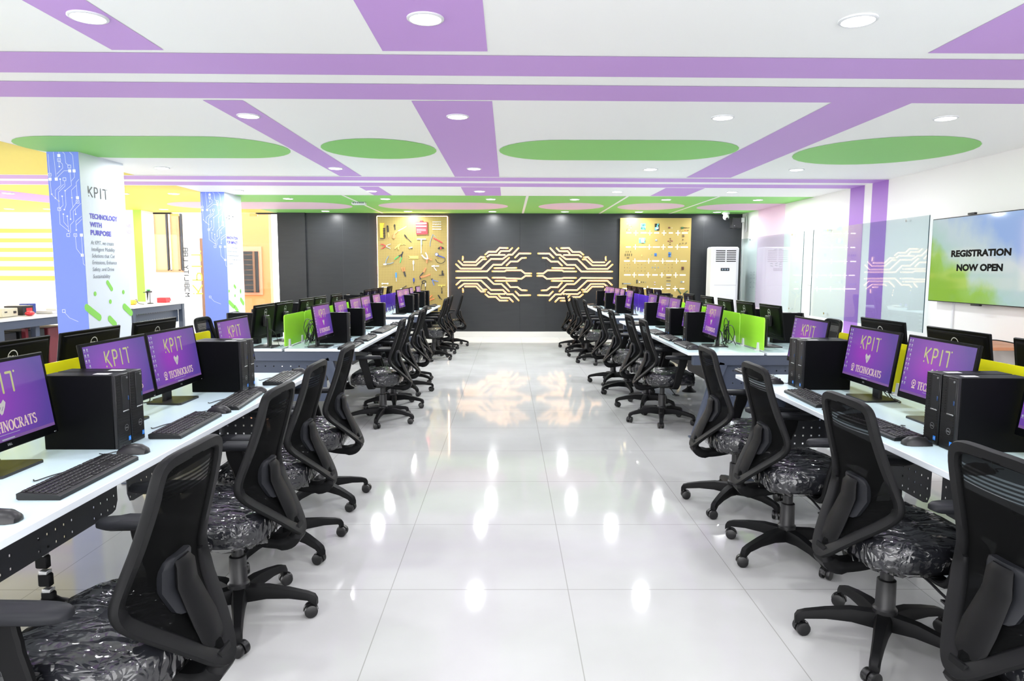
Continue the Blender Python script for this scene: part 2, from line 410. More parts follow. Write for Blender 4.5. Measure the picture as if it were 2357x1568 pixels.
    def build(s, name, mats, parent=None, smooth=True, loc=None, rz=None, ang=38):
        o = bpy.data.objects.new(name, s.data(name, mats, smooth, ang)); COL.objects.link(o)
        if parent: o.parent = parent
        if loc is not None: o.location = loc
        if rz is not None: o.rotation_euler.z = rz
        return o
def tag(o, label=None, cat=None, group=None, kind=None):
    if label: o['label'] = label
    if cat: o['category'] = cat
    if group: o['group'] = group
    if kind: o['kind'] = kind
    return o
def thing(name, label, cat, loc=(0, 0, 0), rz=0.0, group=None):
    o = bpy.data.objects.new(name, None); o.empty_display_size = 0.1; COL.objects.link(o)
    o.location = loc; o.rotation_euler.z = rz
    return tag(o, label, cat, group)
def struct(o, label=None): return tag(o, label, kind='structure')
KIDS = {}
def kids_of(o):
    if o.name not in KIDS: KIDS[o.name] = list(o.children)
    return KIDS[o.name]
def copy_tree(o, parent=None):
    c = o.copy(); COL.objects.link(c)
    if parent: c.parent = parent
    for ch in kids_of(o): copy_tree(ch, c)
    return c
def place(proto, used, loc, rz, label, group):
    o = proto if not used else copy_tree(proto)
    o.location = loc; o.rotation_euler.z = rz; o['label'] = label; o['group'] = group
    return o
def plane_xz(y, flip=False):      # local x -> +X, local y -> +Z, normal -> -Y (faces the camera)
    return Matrix(((1, 0, 0, 0), (0, 0, -1, y), (0, 1, 0, 0), (0, 0, 0, 1)))
def plane_yz(x):                  # local x -> +Y, local y -> +Z, normal -> +X
    return Matrix(((0, 0, 1, x), (1, 0, 0, 0), (0, 1, 0, 0), (0, 0, 0, 1)))
def plane_yz_neg(x):              # local x -> -Y, local y -> +Z, normal -> -X
    return Matrix(((0, 0, -1, x), (-1, 0, 0, 0), (0, 1, 0, 0), (0, 0, 0, 1)))
def spline(P, n=6, closed=False):
    P = [Vector(p) for p in P]; out = []; m = len(P)
    for i in range(m if closed else m - 1):
        a = P[(i - 1) % m] if (closed or i > 0) else P[0]; b = P[i]; c = P[(i + 1) % m]; d = P[(i + 2) % m] if (closed or i + 2 < m) else P[-1]
        for k in range(n):
            t = k / n
            out.append(0.5 * ((2 * b) + (c - a) * t + (2 * a - 5 * b + 4 * c - d) * t * t + (3 * b - a - 3 * c + d) * t ** 3))
    if not closed: out.append(P[-1])
    return out
ORD = ['first', 'second', 'third', 'fourth', 'fifth', 'sixth', 'seventh', 'eighth', 'ninth', 'tenth', 'eleventh', 'twelfth']
KPIT = [([(0, 1), (0, .36)],), ([(.52, 1), (.04, .52)],), ([(.13, .56), (.52, 0)],), ([(0, .06), (0.001, .06)],),
        ([(.86, 0), (.86, 1), (1.16, 1), (1.3, .88), (1.3, .6), (1.16, .47), (.86, .47)],), ([(1.74, 0), (1.74, 1)],),
        ([(2.1, .98), (2.46, .98), (2.46, 0)],), ([(2.68, 1), (2.681, 1)],)]
def kpit(mb, x, y, h, mi, M, w=0.13, xs=1.0, mirror=False):
    for (pts,) in KPIT: mb.stroke([(x + p[0] * h * xs, y + p[1] * h) for p in pts], w * h, mi, M)

# ---------------------------------------------------------------- the room
ZC = 2.625; WX = 4.96; YB = 14.61
struct(MB().box((-3.2, 8.5, -0.05), (18.4, 24, 0.1)).build('floor', floor_m, smooth=False), 'white polished vitrified tile floor')
def stadium(x0, x1, y0, y1, n=16):
    r = min((y1 - y0) / 2, (x1 - x0) / 2); ry = (y1 - y0) / 2; cy = (y0 + y1) / 2; p = []
    for i in range(n + 1): a = -PI / 2 + PI * i / n; p.append((x1 - r + r * math.cos(a), cy + ry * math.sin(a)))
    for i in range(n + 1): a = PI / 2 + PI * i / n; p.append((x0 + r + r * math.cos(a), cy + ry * math.sin(a)))
    return p
cl = MB().box((-3.52, 6.0, ZC + 0.05), (17.0, 17.3, 0.1))
def paint(poly, mi, lvl): cl.flat(poly, mi, Matrix.Translation((0, 0, ZC - 0.0008 * lvl)))
def rect(x0, x1, y0, y1): return [(x0, y0), (x1, y0), (x1, y1), (x0, y1)]
def slant(x0, x1, y0, y1, k): return [(x0, y0 + k * x0), (x1, y0 + k * x1), (x1, y1 + k * x1), (x0, y1 + k * x0)]
paint(rect(-12.0, -4.72, 5.2, YB), 3, 1)
paint([(-4.9, 11.1), (WX, 11.2), (WX, YB), (-4.9, YB)], 2, 1.5)
for x0, x1 in ((-4.9, -2.93), (-2.42, 0.0), (0.57, 1.79), (2.06, 3.29)): paint(stadium(x0 if x0 > -4.8 else -6.3, x1, 12.28, 13.71), 4, 2)
pp = [(x, y) for x, y in stadium(3.57, 7.5, 12.33, 13.71) if x < 5]; pp += [(WX, 13.71), (WX, 12.33)]
paint(sorted([p for p in pp if p[0] < 4.9], key=lambda p: -p[1]) and [(WX, 12.33), (WX, 13.71)] + [(x, y) for x, y in stadium(3.57, 7.5, 12.33, 13.71) if x < 4.9], 4, 2)
for x in (-2.65, 0.31, 1.93, 3.41): paint(rect(x - 0.022, x + 0.022, 11.12, YB), 5, 2.5)
for y in (12.24, 13.76): paint(rect(-4.9, WX, y, y + 0.02), 2, 1.8)
for x0, x1 in ((-2.14, -1.86), (-0.68, -0.113), (2.28, 2.85)):
    paint(rect(x0, x1, -2, 3.84), 1, 2); paint(rect(x0, x1, 4.94, 8.90), 1, 2); paint(rect(x0, x1, 9.98, 11.12), 1, 2)
paint(slant(-12, WX, 3.91, 4.31, .013), 1, 3); paint(slant(-12, WX, 4.51, 4.91, .014), 1, 3)
paint(slant(-12, WX, 8.945, 9.315, .0175), 1, 3); paint(slant(-12, WX, 9.535, 9.935, .0185), 1, 3)
paint(slant(-12, WX, 9.315, 9.535, .018), 0, 2.9); paint(slant(-12, WX, 9.935, 9.98, .0185), 0, 2.9); paint(slant(-12, WX, 8.90, 8.945, .0175), 0, 2.9)
paint(stadium(-4.72, -2.16, 6.26, 7.46), 2, 3); paint(stadium(-1.83, -0.71, 6.33, 7.48), 2, 3); paint(stadium(-0.09, 2.27, 6.37, 7.53), 2, 3); paint(stadium(2.90, 4.56, 6.13, 7.78), 2, 3)
paint([(-8.05, 9.0), (-7.65, 10.51), (-7.35, 11.7), (-8.1, 13.0), (-8.55, 11.73), (-9.3, 9.0)], 1, 2)
struct(cl.build('ceiling', [white_paint, purple_c, green_c, yellow_c, pink_c, line_c], smooth=False), 'white ceiling painted with purple stripes and green ovals')

# right wall with its painted purple bands
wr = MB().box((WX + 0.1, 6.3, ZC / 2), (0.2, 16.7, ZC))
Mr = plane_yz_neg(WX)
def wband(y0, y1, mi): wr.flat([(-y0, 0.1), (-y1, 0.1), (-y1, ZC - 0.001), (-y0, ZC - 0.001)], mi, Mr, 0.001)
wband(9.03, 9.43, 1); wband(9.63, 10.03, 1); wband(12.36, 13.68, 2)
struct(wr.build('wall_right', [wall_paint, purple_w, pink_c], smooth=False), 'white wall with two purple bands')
struct(MB().box((WX - 0.006, 6.3, 0.05), (0.012, 16.6, 0.1)).build('baseboard_right', skirting_m, smooth=False))
# black back wall with joints, a step at the left and a shallow pier in the middle
bw = MB().box(((WX - 4.85) / 2, YB + 0.1, ZC / 2 + 0.06), (WX + 4.85, 0.2, ZC - 0.12))
bw.box((-4.56, YB - 0.03, ZC / 2 + 0.06), (0.58, 0.07, ZC - 0.12)); bw.box((0.53, YB - 0.006, ZC / 2 + 0.06), (0.54, 0.014, ZC - 0.12))
for x in (-3.5, -2.95, 1.6, 4.15): bw.box((x, YB - 0.0005, 1.4), (0.004, 0.002, 2.4), mi=1)
struct(bw.build('wall_back', [black_wall, dark_panel], smooth=False), 'black panelled end wall')
struct(MB().box(((WX - 4.85) / 2, YB + 0.08, 0.06), (WX + 4.85, 0.2, 0.12)).build('baseboard_back', skirting_m, smooth=False))
# far left wall with its yellow bands
wl = MB().box((-10.0, YB + 0.1, ZC / 2), (4.3, 0.2, ZC))
for z0, z1 in ((2.19, 2.28), (1.99, 2.08), (1.79, 1.88), (1.60, 1.69), (1.40, 1.49), (1.19, 1.29)):
    wl.flat([(-12, z0), (-8.6, z0), (-8.6, z1), (-12, z1)], 1, plane_xz(YB - 0.001))
struct(wl.build('wall_left_back', [wall_paint, mat('yellow_band_paint', (0.88, 0.66, 0.05), 0.5)], smooth=False), 'white wall with six yellow bands')
# corridor beyond the glass
cw = MB().box((-8.25, 17.3, 1.6), (2.0, 0.2, 3.2)); cw.box((-6.6, 17.3, 1.6), (1.3, 0.2, 3.2), mi=1); cw.box((-7.62, 17.24, 1.2), (0.11, 0.1, 2.0), mi=2)
struct(cw.build('wall_corridor', [wall_paint, orange_wall, brown_w], smooth=False), 'white and orange corridor wall beyond the glass')
w2 = MB()
for x0, x1, z0, z1, m_ in ((-8.82, -8.1, 1.36, 1.42, 0), (-8.80, -8.76, 1.4, 2.8, 2), (-8.47, -8.43, 1.4, 2.8, 1), (-8.40, -8.36, 1.4, 2.8, 2), (-8.2, -8.14, 1.4, 2.8, 0), (-8.12, -8.08, 1.4, 2.8, 1)):
    w2.box(((x0 + x1) / 2, 17.16, (z0 + z1) / 2), (x1 - x0, 0.06, z1 - z0), mi=m_)
w2.box((-8.46, 17.19, 2.1), (0.72, 0.02, 1.4), mi=3); w2.box((-8.5, 17.178, 2.55), (0.6, 0.01, 0.5), mi=4)
struct(w2.build('window_2', [mat('window_wood', (0.42, 0.22, 0.10), 0.5), dark_panel, chrome, mat('window_orange', (0.85, 0.50, 0.20), 0.4), mat('window_rust', (0.55, 0.28, 0.12), 0.5)], smooth=False), 'tall wooden window in corridor wall')
w3 = MB()
w3.box((-6.4, 17.18, 1.4), (0.52, 0.04, 1.2), mi=0)
w3.box((-6.4, 17.15, 1.37), (0.36, 0.04, 1.02), mi=1)
for k in range(8): w3.box((-6.46, 17.12, 0.92 + k * 0.125), (0.22, 0.02, 0.012), mi=2)
w3.box((-6.32, 17.12, 1.37), (0.05, 0.03, 1.02), mi=2)
struct(w3.build('window_3', [salmon, black_pl, brown_w], smooth=False), 'small louvred window in salmon frame')
# glass partition with lettering
g1 = struct(MB().box((-6.19, YB, 1.3), (2.68, 0.012, 2.6)).build('window_1', clear_glass, smooth=False), 'clear glass partition to the corridor')
fr = MB()
fr.box((-7.33, YB, 2.605), (0.5, 0.05, 0.03)); fr.box((-5.08, YB, 2.605), (0.46, 0.05, 0.03)); fr.box((-6.86, YB, 1.3), (0.006, 0.014, 2.55), mi=1)
fr.build('rail', [black_pl, mat('glass_edge', (0.75, 0.62, 0.5), 0.3)], g1, False)
for x in (-7.01, -5.36): MB().box((x, YB - 0.01, 2.575), (0.17, 0.04, 0.05), 0.004).build('hinge_patch', mat('gold_patch', (0.70, 0.52, 0.22), 0.3, 0.6), g1)
lt = MB()
# lettering seen from behind: tops of the letters point right, read upwards
def vert_text(mb, body, x, z0, hgt, length, mi, bold=0.0):
    M = Matrix(((0, 1, 0, x), (0, 0, 1, YB - 0.009), (1, 0, 0, z0), (0, 0, 0, 1)))
    mb.text(body, hgt, mi, M, width=length, bold=bold)
SQL = {'M': [[(0, 0), (0, 1), (.4, .5), (.8, 1), (.8, 0)]], 'O': [[(.1, 0), (.8, 0), (.8, 1), (.1, 1)]], 'B': [[(0, 0), (0, 1), (.8, 1), (.8, 0), (0, 0)], [(0, .5), (.8, .5)]], 'I': [[(.1, 0), (.1, 1)]],
       'L': [[(0, 1), (0, 0), (.75, 0)]], 'T': [[(0, 1), (.8, 1)], [(.4, 1), (.4, 0)]], 'Y': [[(0, 1), (.4, .5), (.8, 1)], [(.4, .5), (.4, 0)]], 'A': [[(0, 0), (0, 1), (.8, 1), (.8, 0)], [(.15, .45), (.8, .45)]], ' ': []}
q = 0.86
for ch in 'MOBILITY LAB':
    wl_ = .2 if ch == 'I' else (.5 if ch == ' ' else .8); Mq = Matrix(((0, 1, 0, -6.872), (0, 0, 1, YB - 0.009), (1, 0, 0, q), (0, 0, 0, 1)))
    for pts in SQL[ch]: lt.stroke([(a * .085, b * .088) for a, b in pts], .017, 0, Mq)
    q += (wl_ + .32) * .088
kz = Matrix(((0, 1, 0, -6.70), (0, 0, 1, YB - 0.009), (1, 0, 0, 0.88), (0, 0, 0, 1)))
kpit(lt, 0.04, 0, 0.19, 1, kz, 0.16, 1.75)
lt.build('lettering', [print_dark, mat('yellow_vinyl', (0.80, 0.78, 0.12), 0.5)], g1, False)

ap = thing('ceiling_access_point', 'small white device with dark slots on the green ceiling, left of the tool board', 'ceiling device', (-2.63, 12.25, ZC))
MB().box((0, 0, -.025), (.24, .16, .05), .012).build('casing', white_pl, ap)
for k_ in range(6): MB().box((-.085 + k_ * .034, -.081, -.022), (.018, .004, .022)).build('slot', dark_panel, ap, False)

# printed pillars
def pillar(x0, x1, y0, y1, head, body, caps, kp, sc=1.0):
    p = struct(MB().box(((x0 + x1) / 2, (y0 + y1) / 2, ZC / 2), (x1 - x0, y1 - y0, ZC)).build('pillar', print_pale, smooth=False), head[-1])
    MB().box(((x0 + x1) / 2 - 0.002, y0 - 0.002, ZC / 2), (x1 - x0 - 0.004, 0.004, ZC)).build('blue_panel', blue_face, p, False)
    c = MB(); Mf = plane_xz(y0 - 0.006); wd = (x1 - x0) / 0.328
    def F(x, z): return (x0 + (x + 4.668) * wd, z)
    def sq(x, z, k):
        x, z = F(x, z); r = 0.015
        if k == 0: c.flat([(x - r, z - r), (x + r, z - r), (x + r, z + r), (x - r, z + r)], 0, Mf)
        else:
            c.stroke([(x - r, z - r), (x + r, z - r), (x + r, z + r), (x - r, z + r), (x - r, z - r)], 0.004, 0, Mf, round_=False)
            if k == 2: c.disc((x, z), 0.005, 0, Mf)
    def ln(*pts): c.stroke([F(*q) for q in pts], 0.003, 0, Mf, round_=False)
    for x, z, k in ((-4.648, 2.393, 2), (-4.647, 2.35, 0), (-4.583, 2.35, 0), (-4.499, 2.35, 1), (-4.541, 2.584, 0), (-4.542, 2.54, 2), (-4.441, 2.476, 1), (-4.44, 2.433, 0), (-4.395, 2.433, 0), (-4.573, 2.051, 2), (-4.377, 2.165, 0), (-4.378, 2.125, 2), (-4.497, 1.789, 1), (-4.424, 1.789, 2), (-4.361, 1.789, 0)): sq(x, z, k)
    for x, z in ((-4.543, 2.35), (-4.543, 2.475), (-4.572, 2.13), (-4.534, 2.18), (-4.534, 2.0), (-4.495, 1.98), (-4.462, 1.95), (-4.406, 2.0), (-4.52, 2.045), (-4.49, 1.83), (-4.41, 1.84), (-4.50, 2.235), (-4.64, 2.2), (-4.605, 2.16), (-4.435, 2.165)): c.disc(F(x, z), 0.008, 0, Mf)
    for l in (((-4.65, 2.60), (-4.648, 2.41)), ((-4.647, 2.34), (-4.643, 2.2), (-4.605, 2.16), (-4.572, 2.13), (-4.572, 2.06)), ((-4.595, 2.62), (-4.583, 2.36)), ((-4.54, 2.62), (-4.541, 2.59)), ((-4.542, 2.53), (-4.51, 2.50), (-4.51, 2.46), (-4.575, 2.40)), ((-4.545, 2.53), (-4.543, 2.475)), ((-4.44, 2.433), (-4.50, 2.433), (-4.575, 2.365)),
              ((-4.50, 2.62), (-4.48, 2.60), (-4.475, 2.51), (-4.445, 2.485)), ((-4.43, 2.62), (-4.40, 2.59), (-4.395, 2.44)), ((-4.395, 2.42), (-4.395, 2.37), (-4.43, 2.33)), ((-4.438, 2.42), (-4.43, 2.29), (-4.50, 2.235), (-4.50, 2.09), (-4.52, 2.045)), ((-4.543, 2.34), (-4.54, 2.29), (-4.60, 2.24), (-4.605, 2.165)),
              ((-4.499, 2.335), (-4.499, 2.28), (-4.57, 2.22), (-4.572, 2.13)), ((-4.51, 2.30), (-4.565, 2.245)), ((-4.534, 2.18), (-4.53, 2.09), (-4.573, 2.05)), ((-4.573, 2.035), (-4.575, 1.90), (-4.49, 1.83)), ((-4.534, 2.0), (-4.535, 1.92), (-4.495, 1.87)), ((-4.495, 1.98), (-4.49, 1.83)),
              ((-4.35, 2.35), (-4.38, 2.32), (-4.38, 2.17)), ((-4.38, 2.29), (-4.435, 2.24), (-4.435, 2.165), (-4.43, 2.07), (-4.39, 2.12)), ((-4.43, 2.07), (-4.462, 2.03), (-4.462, 1.95)), ((-4.345, 2.11), (-4.43, 2.03), (-4.43, 1.93), (-4.47, 1.89), (-4.47, 1.82), (-4.49, 1.80)), ((-4.41, 2.05), (-4.406, 2.0)), ((-4.345, 1.98), (-4.41, 1.93), (-4.41, 1.84)), ((-4.345, 1.95), (-4.41, 1.89)),
              ((-4.424, 1.775), (-4.42, 1.65), (-4.37, 1.58)), ((-4.361, 1.775), (-4.36, 1.5), (-4.345, 1.48)), ((-4.59, 1.0), (-4.54, 0.94), (-4.45, 0.9))): ln(*l)
    sq(-4.365, 1.585, 0); sq(-4.595, 1.01, 1)
    c.build('circuit_print', print_white, p, False)
    t = MB(); Ms = plane_yz(x1 + 0.002)
    if kp: kpit(t, kp[0], kp[1], kp[2], 0, Ms, 0.13, kp[3])
    for s_, ya, za, wd_, hh in head[:-1]: t.text(s_, hh * 1.35, 1, Ms @ Matrix.Translation((ya, za, 0)), width=wd_, bold=0.0028 * hh / 0.05)
    for s_, ya, za, wd_ in body:
        if s_ is None:          # lines too small to read in the photograph
            q = ya
            while q < ya + wd_:
                w_ = 0.014 + 0.016 * random.random(); t.stroke([(q, za + 0.004), (q + w_, za + 0.012 + 0.012 * random.random())], 0.009, 2, Ms, round_=False); q += w_ + (0.03 if random.random() < 0.18 else 0.007)
        else: t.text(s_, 0.058, 2, Ms @ Matrix.Translation((ya, za, 0)), width=wd_, shear=0.18)
    t.build('printed_text', [print_dark, print_indigo, print_grey], p, False)
    g = MB()
    for ya, za, yb, zb, w_ in caps: g.stroke([(ya, za), (yb, zb)], w_, 0, Ms)
    g.build('green_capsules', print_green, p, False)
    return p
pillar(-4.668, -4.345, 7.09, 7.89,
       [('TECHNOLOGY', 7.205, 1.970, 0.51, 0.052), ('WITH', 7.205, 1.884, 0.21, 0.050), ('PURPOSE', 7.203, 1.80, 0.37, 0.052), 'nearer printed pillar, blue circuit face and white text side reading TECHNOLOGY WITH PURPOSE'],
       [('At KPIT, we create', 7.2, 1.70, 0.415), ('Intelligent Mobility', 7.2, 1.632, 0.428), ('Solutions that Cut', 7.2, 1.563, 0.418), ('Emissions, Enhance', 7.2, 1.494, 0.446), ('Safety, and Drive', 7.2, 1.422, 0.39), ('Sustainability', 7.2, 1.347, 0.31)],
       [(7.455, 1.30, 7.525, 1.225, .05), (7.22, 1.185, 7.222, 1.165, .05), (7.487, 1.09, 7.489, 1.075, .05), (7.749, 1.185, 7.751, 1.17, .05), (7.06, 1.05, 7.27, 0.93, .075), (7.455, 0.905, 7.55, 0.835, .07), (7.755, 1.02, 7.88, 0.94, .075), (7.6, .62, 7.75, .55, .07), (7.2, .6, 7.35, .5, .07)],
       (7.212, 2.192, 0.10, 1.22))
pillar(-4.74, -4.37, 10.72, 11.37,
       [('INNOVATION', 10.734, 1.913, 0.43, 0.046), ('FOR IMPACT', 10.732, 1.842, 0.42, 0.044), 'farther printed pillar, blue circuit face and white text side reading INNOVATION FOR IMPACT'],
       [(None, 10.735, 1.770, 0.39), (None, 10.735, 1.71, 0.38), (None, 10.735, 1.645, 0.44), (None, 10.735, 1.582, 0.50), (None, 10.735, 1.515, 0.22)],
       [(10.95, 1.18, 11.0, 1.15, .05), (10.74, 1.10, 10.742, 1.08, .05), (11.2, 1.10, 11.202, 1.07, .05), (10.967, 1.02, 10.969, 1.0, .05), (10.73, .93, 10.9, .85, .07), (11.2, .95, 11.3, .88, .07), (10.95, .84, 11.05, .77, .07)],
       (10.745, 2.188, 0.085, 1.32))
# white and green pier at the far left
p3 = struct(MB().box((-7.72, 14.25, ZC / 2), (0.6, 0.5, ZC)).build('pillar', print_white, smooth=False), 'white pier with a green edge beside the glass partition')
MB().box((-7.48, 13.995, ZC / 2), (0.16, 0.012, ZC)).build('green_edge', mat('lime_paint', (0.42, 0.75, 0.10), 0.5), p3, False)
t3 = MB(); M3 = plane_xz(13.996)
t3.text('NG THE', 0.10, 0, M3 @ Matrix.Translation((-7.92, 2.27, 0)), width=0.31, bold=0.003); t3.text('AHEAD', 0.10, 0, M3 @ Matrix.Translation((-7.90, 2.15, 0)), width=0.29, bold=0.003)
t3.build('printed_text', mat('print_lilac', (0.45, 0.45, 0.85), 0.5), p3, False)

# ---------------------------------------------------------------- ceiling downlights (each carries its own lamp)
lamp = bpy.data.lights.new('downlight_lamp', 'AREA'); lamp.shape = 'DISK'; lamp.size = 0.15; lamp.energy = LAMP_W; lamp.color = (0.97, 0.985, 1.0); lamp.spread = PI
def make_downlight():
    t = thing('ceiling_downlight', 'x', 'ceiling light')
    MB().lathe([(0.088, 0.0), (0.088, -0.006), (0.082, -0.010), (0.074, -0.010), (0.074, -0.004)], n=28).build('trim_ring', white_pl, t)
    MB().lathe([(0.073, -0.004), (0.073, -0.008), (0.04, -0.0095)], n=28).build('diffuser', diffuser_m, t)
    l = bpy.data.objects.new('lamp', lamp); COL.objects.link(l); l.parent = t; l.location = (0, 0, -0.014)
    return t
DL = make_downlight(); n_dl = 0
lab_lamp = lamp.copy(); lab_lamp.name = 'lab_downlight_lamp'; lab_lamp.energy = LAMP_W * 1.8
deep_lamp = lamp.copy(); deep_lamp.name = 'deep_downlight_lamp'; deep_lamp.energy = LAMP_W * 2.2
ROWS = [(3.35, [-1.97, -.39, 1.65], 'first row'), (5.42, [-2.0, -.39, 1.66, 3.39], 'second row'), (8.17, [-4.05, -2.02, -.40, 1.67, 3.39], 'third row'),
        (10.5, [-4.08, -2.06, -.43, 1.65, 3.39], 'fourth row'), (11.66, [-3.69, -2.06, -.29, 1.12, 2.66, 4.21], 'front green row'), (14.12, [-3.72, -2.04, -.32, 1.16, 2.67, 4.27], 'back green row'),
        (10.95, [-7.85, -6.05, -5.26], 'yellow ceiling nearer row'), (13.8, [-9.9, -9.13, -6.84], 'yellow ceiling back row'), (1.2, [-2.0, -.39, 1.66, 3.39], None), (-1.0, [-2.0, -.39, 1.66, 3.39], None)]
for y, xs, nm in ROWS:
    for i, x in enumerate(xs):
        lab = f'round ceiling downlight, {nm} from the camera, {ORD[i]} from the left' if nm and 'row' in nm and 'green' not in nm and 'yellow' not in nm else (f'round ceiling downlight, {nm}, {ORD[i]} from the left' if nm else 'round ceiling downlight overhead behind the camera')
        d_ = place(DL, n_dl, (x, y, ZC), 0, lab, 'recessed ceiling downlights'); n_dl += 1
        if x < -4.5 or y > 7:
            for o_ in d_.children:
                if o_.type == 'LIGHT': o_.data = lab_lamp if x < -4.5 else deep_lamp

# ---------------------------------------------------------------- desks
SIDES = {'L': dict(edge=-1.31, c=-1.98, s=1, word='left'), 'R': dict(edge=1.53, c=2.19, s=-1, word='right')}
ZD = 0.75
DIV = {'near': ('yellow', acr_yellow), 'mid': ('green', acr_green), 'far': ('purple', acr_purple)}
ISL = {('L', 'near'): (0.98, 4.58), ('L', 'mid'): (5.98, 9.5), ('L', 'far'): (10.38, 13.3), ('R', 'near'): (0.95, 4.53), ('R', 'mid'): (5.74, 9.35), ('R', 'far'): (10.15, 13.75)}
def desk_name(sd, isl): return f"{DIV[isl][0]}-screened {SIDES[sd]['word']} desk"
def make_desk(sd, isl):
    P = SIDES[sd]; y0, y1 = ISL[(sd, isl)]; e = P['edge']; c = P['c']; o = 2 * c - e; yc = (y0 + y1) / 2; ln = y1 - y0
    t = thing('workstation_desk', f"long double-sided white desk with {DIV[isl][0]} screens on the {P['word']} of the aisle", 'desk', (c, yc, 0), 0)
    lx = abs(e - c); h = lx / 2 + 0.02
    for k, nm in ((1, 'aisle'), (-1, 'back')):
        sx = k * P['s']
        tb = MB(); tb.box((sx * (lx / 2 + 0.006), 0, ZD - 0.0125), (lx - 0.012, ln, 0.025), 0.002)
        tb.flat([(sx * 0.016, -ln / 2 + .003), (sx * (lx - 0.003), -ln / 2 + .003), (sx * (lx - 0.003), ln / 2 - .003), (sx * 0.016, ln / 2 - .003)], 1, None, ZD + 0.0003)
        tb.build('tabletop', [edge_w, aqua], t)
    MB().box((0, 0, ZD - 0.045), (0.12, ln - 0.2, 0.03)).build('cable_trough', dark_panel, t, False)
    # end frames: box beam, recessed perforated panel, splayed sheet legs
    for ye, q in ((-ln / 2 + 0.05, -1), (ln / 2 - 0.05, 1)):
        MB().box((0, ye, 0.68), (2 * lx - 0.10, 0.06, 0.085), 0.004).build('end_beam', slate, t)
        for sx in (-1, 1):
            b = MB(); b.band([(sx * (lx - 0.30), ye, 0.66), (sx * (lx - 0.20), ye, 0.35), (sx * (lx - 0.09), ye, 0.015)], (0, 1, 0), 0.06, [0.10, 0.075, 0.055])
            b.box((sx * (lx - 0.09), ye, 0.006), (0.10, 0.07, 0.012), 0.003)
            b.build('leg', slate, t)
        if q:
            pw = 2 * lx - 0.62
            pn = MB().box((pw / 2, 0, 0.185), (pw, 0.004, 0.37)).build('modesty_panel', perf_slate if q < 0 else perf_dark, t, False)
            pn.location = (-pw / 2, ye + q * -0.02, 0.268)
    # centre modesty panels between the two rows
    cuts = [-ln / 2 + 0.05] + [-ln / 2 + 0.19 + 0.72 * k for k in (1, 3)] + [ln / 2 - 0.05]
    for qa, qb in zip(cuts, cuts[1:]):
        pw_ = qb - qa - 0.09; r_ = 0.05
        pl_ = [(0, .44), (0, r_), (.4 * r_, .4 * r_ * .4), (r_, 0), (pw_ - r_, 0), (pw_ - .4 * r_, .16 * r_), (pw_, r_), (pw_, .44)]
        pn = MB().prism(pl_, 0.004, 0, Matrix(((1, 0, 0, 0), (0, 0, -1, 0.002), (0, 1, 0, 0), (0, 0, 0, 1)))).build('modesty_panel', perf_dark, t, False)
        pn.rotation_euler.z = R(90); pn.location = (P['s'] * 0.05, qa + 0.045, 0.262)
    MB().box((0, 0, 0.66), (0.05, ln - 0.1, 0.05), 0.003).build('long_beam', dark_panel, t)
    # jointed cable chain down to the floor
    cc = MB()
    yb = (2.80 if sd == 'L' else 3.72) - yc if isl == 'near' else 0.5
    for k in range(9):
        f = k / 8; x = P['s'] * (0.02 + -0.10 * math.sin(f * 2.2) * 0.6); z = 0.05 + f * 0.6; yy = yb + 0.09 * f
        cc.box((x, yy, z), (0.055, 0.03, 0.058), 0.006, 0, None); cc.box((x, yy, z + 0.035), (0.035, 0.036, 0.016), 0.002, 1)
    cc.lathe([(0.085, 0.0), (0.085, 0.008), (0.05, 0.03), (0.03, 0.05)], (P['s'] * 0.02, yb, 0), 20)
    cc.build('cable_chain', [chair_pl, silver], t)
    return t
for key in ISL: make_desk(*key)

# desk-mounted acrylic screens, each clamped by two white feet
def make_divider(name, m):
    t = thing('desk_screen', 'x', 'desk screen')
    pts = []; w, h0, h1, r = 0.595, 0.012, 0.292, 0.025
    for cx, cz, a0 in ((w / 2 - r, h0 + .004, -90), (w / 2 - r, h1 - r, 0), (-w / 2 + r, h1 - r, 90), (-w / 2 + r, h0 + .004, 180)):
        for k in range(5):
            a = R(a0 + 90 * k / 4) ; rr = r if cz > 0.1 else 0.004
            pts.append((cx + (rr if cz > .1 else (r if abs(cx) else r)) * math.cos(a) * 1.0, cz + rr * math.sin(a)))
    MB().prism(pts, 0.008, 0, plane_yz(-0.004)).build('panel', m, t, ang=50)
    for y in (-0.19, 0.19):
        f = MB()
        for sx in (-1, 1): f.prism([(-.026, 0), (.026, 0), (.017, .03), (.012, .07), (-.012, .07), (-.017, .03)], 0.012, 0, plane_yz(0.0045 if sx > 0 else -0.0165))
        f.box((0, 0, 0.004), (0.07, 0.05, 0.008), 0.002)
        o = f.build('clamp_foot', white_pl, t); o.location = (0, y, 0)
    return t
for sd in 'LR':
    for isl in ('near', 'mid', 'far'):
        y0, y1 = ISL[(sd, isl)]; col, m = DIV[isl]
        pr = make_divider(col, m); used = 0
        n = round((y1 - y0) / 0.72)
        if isl == 'near': ys = [y1 - 0.05 - 0.3 - 0.62 * k for k in range(4)][::-1]
        else: ys = [y0 + 0.05 + 0.3 + 0.62 * k for k in range(5 if n == 5 else 4)]
        for i, y in enumerate(ys):
            place(pr, used, (SIDES[sd]['c'], y, ZD), 0, f"translucent {col} acrylic screen, {ORD[i]} from the camera along the {SIDES[sd]['word']} desk", f'{col} acrylic desk screens'); used += 1

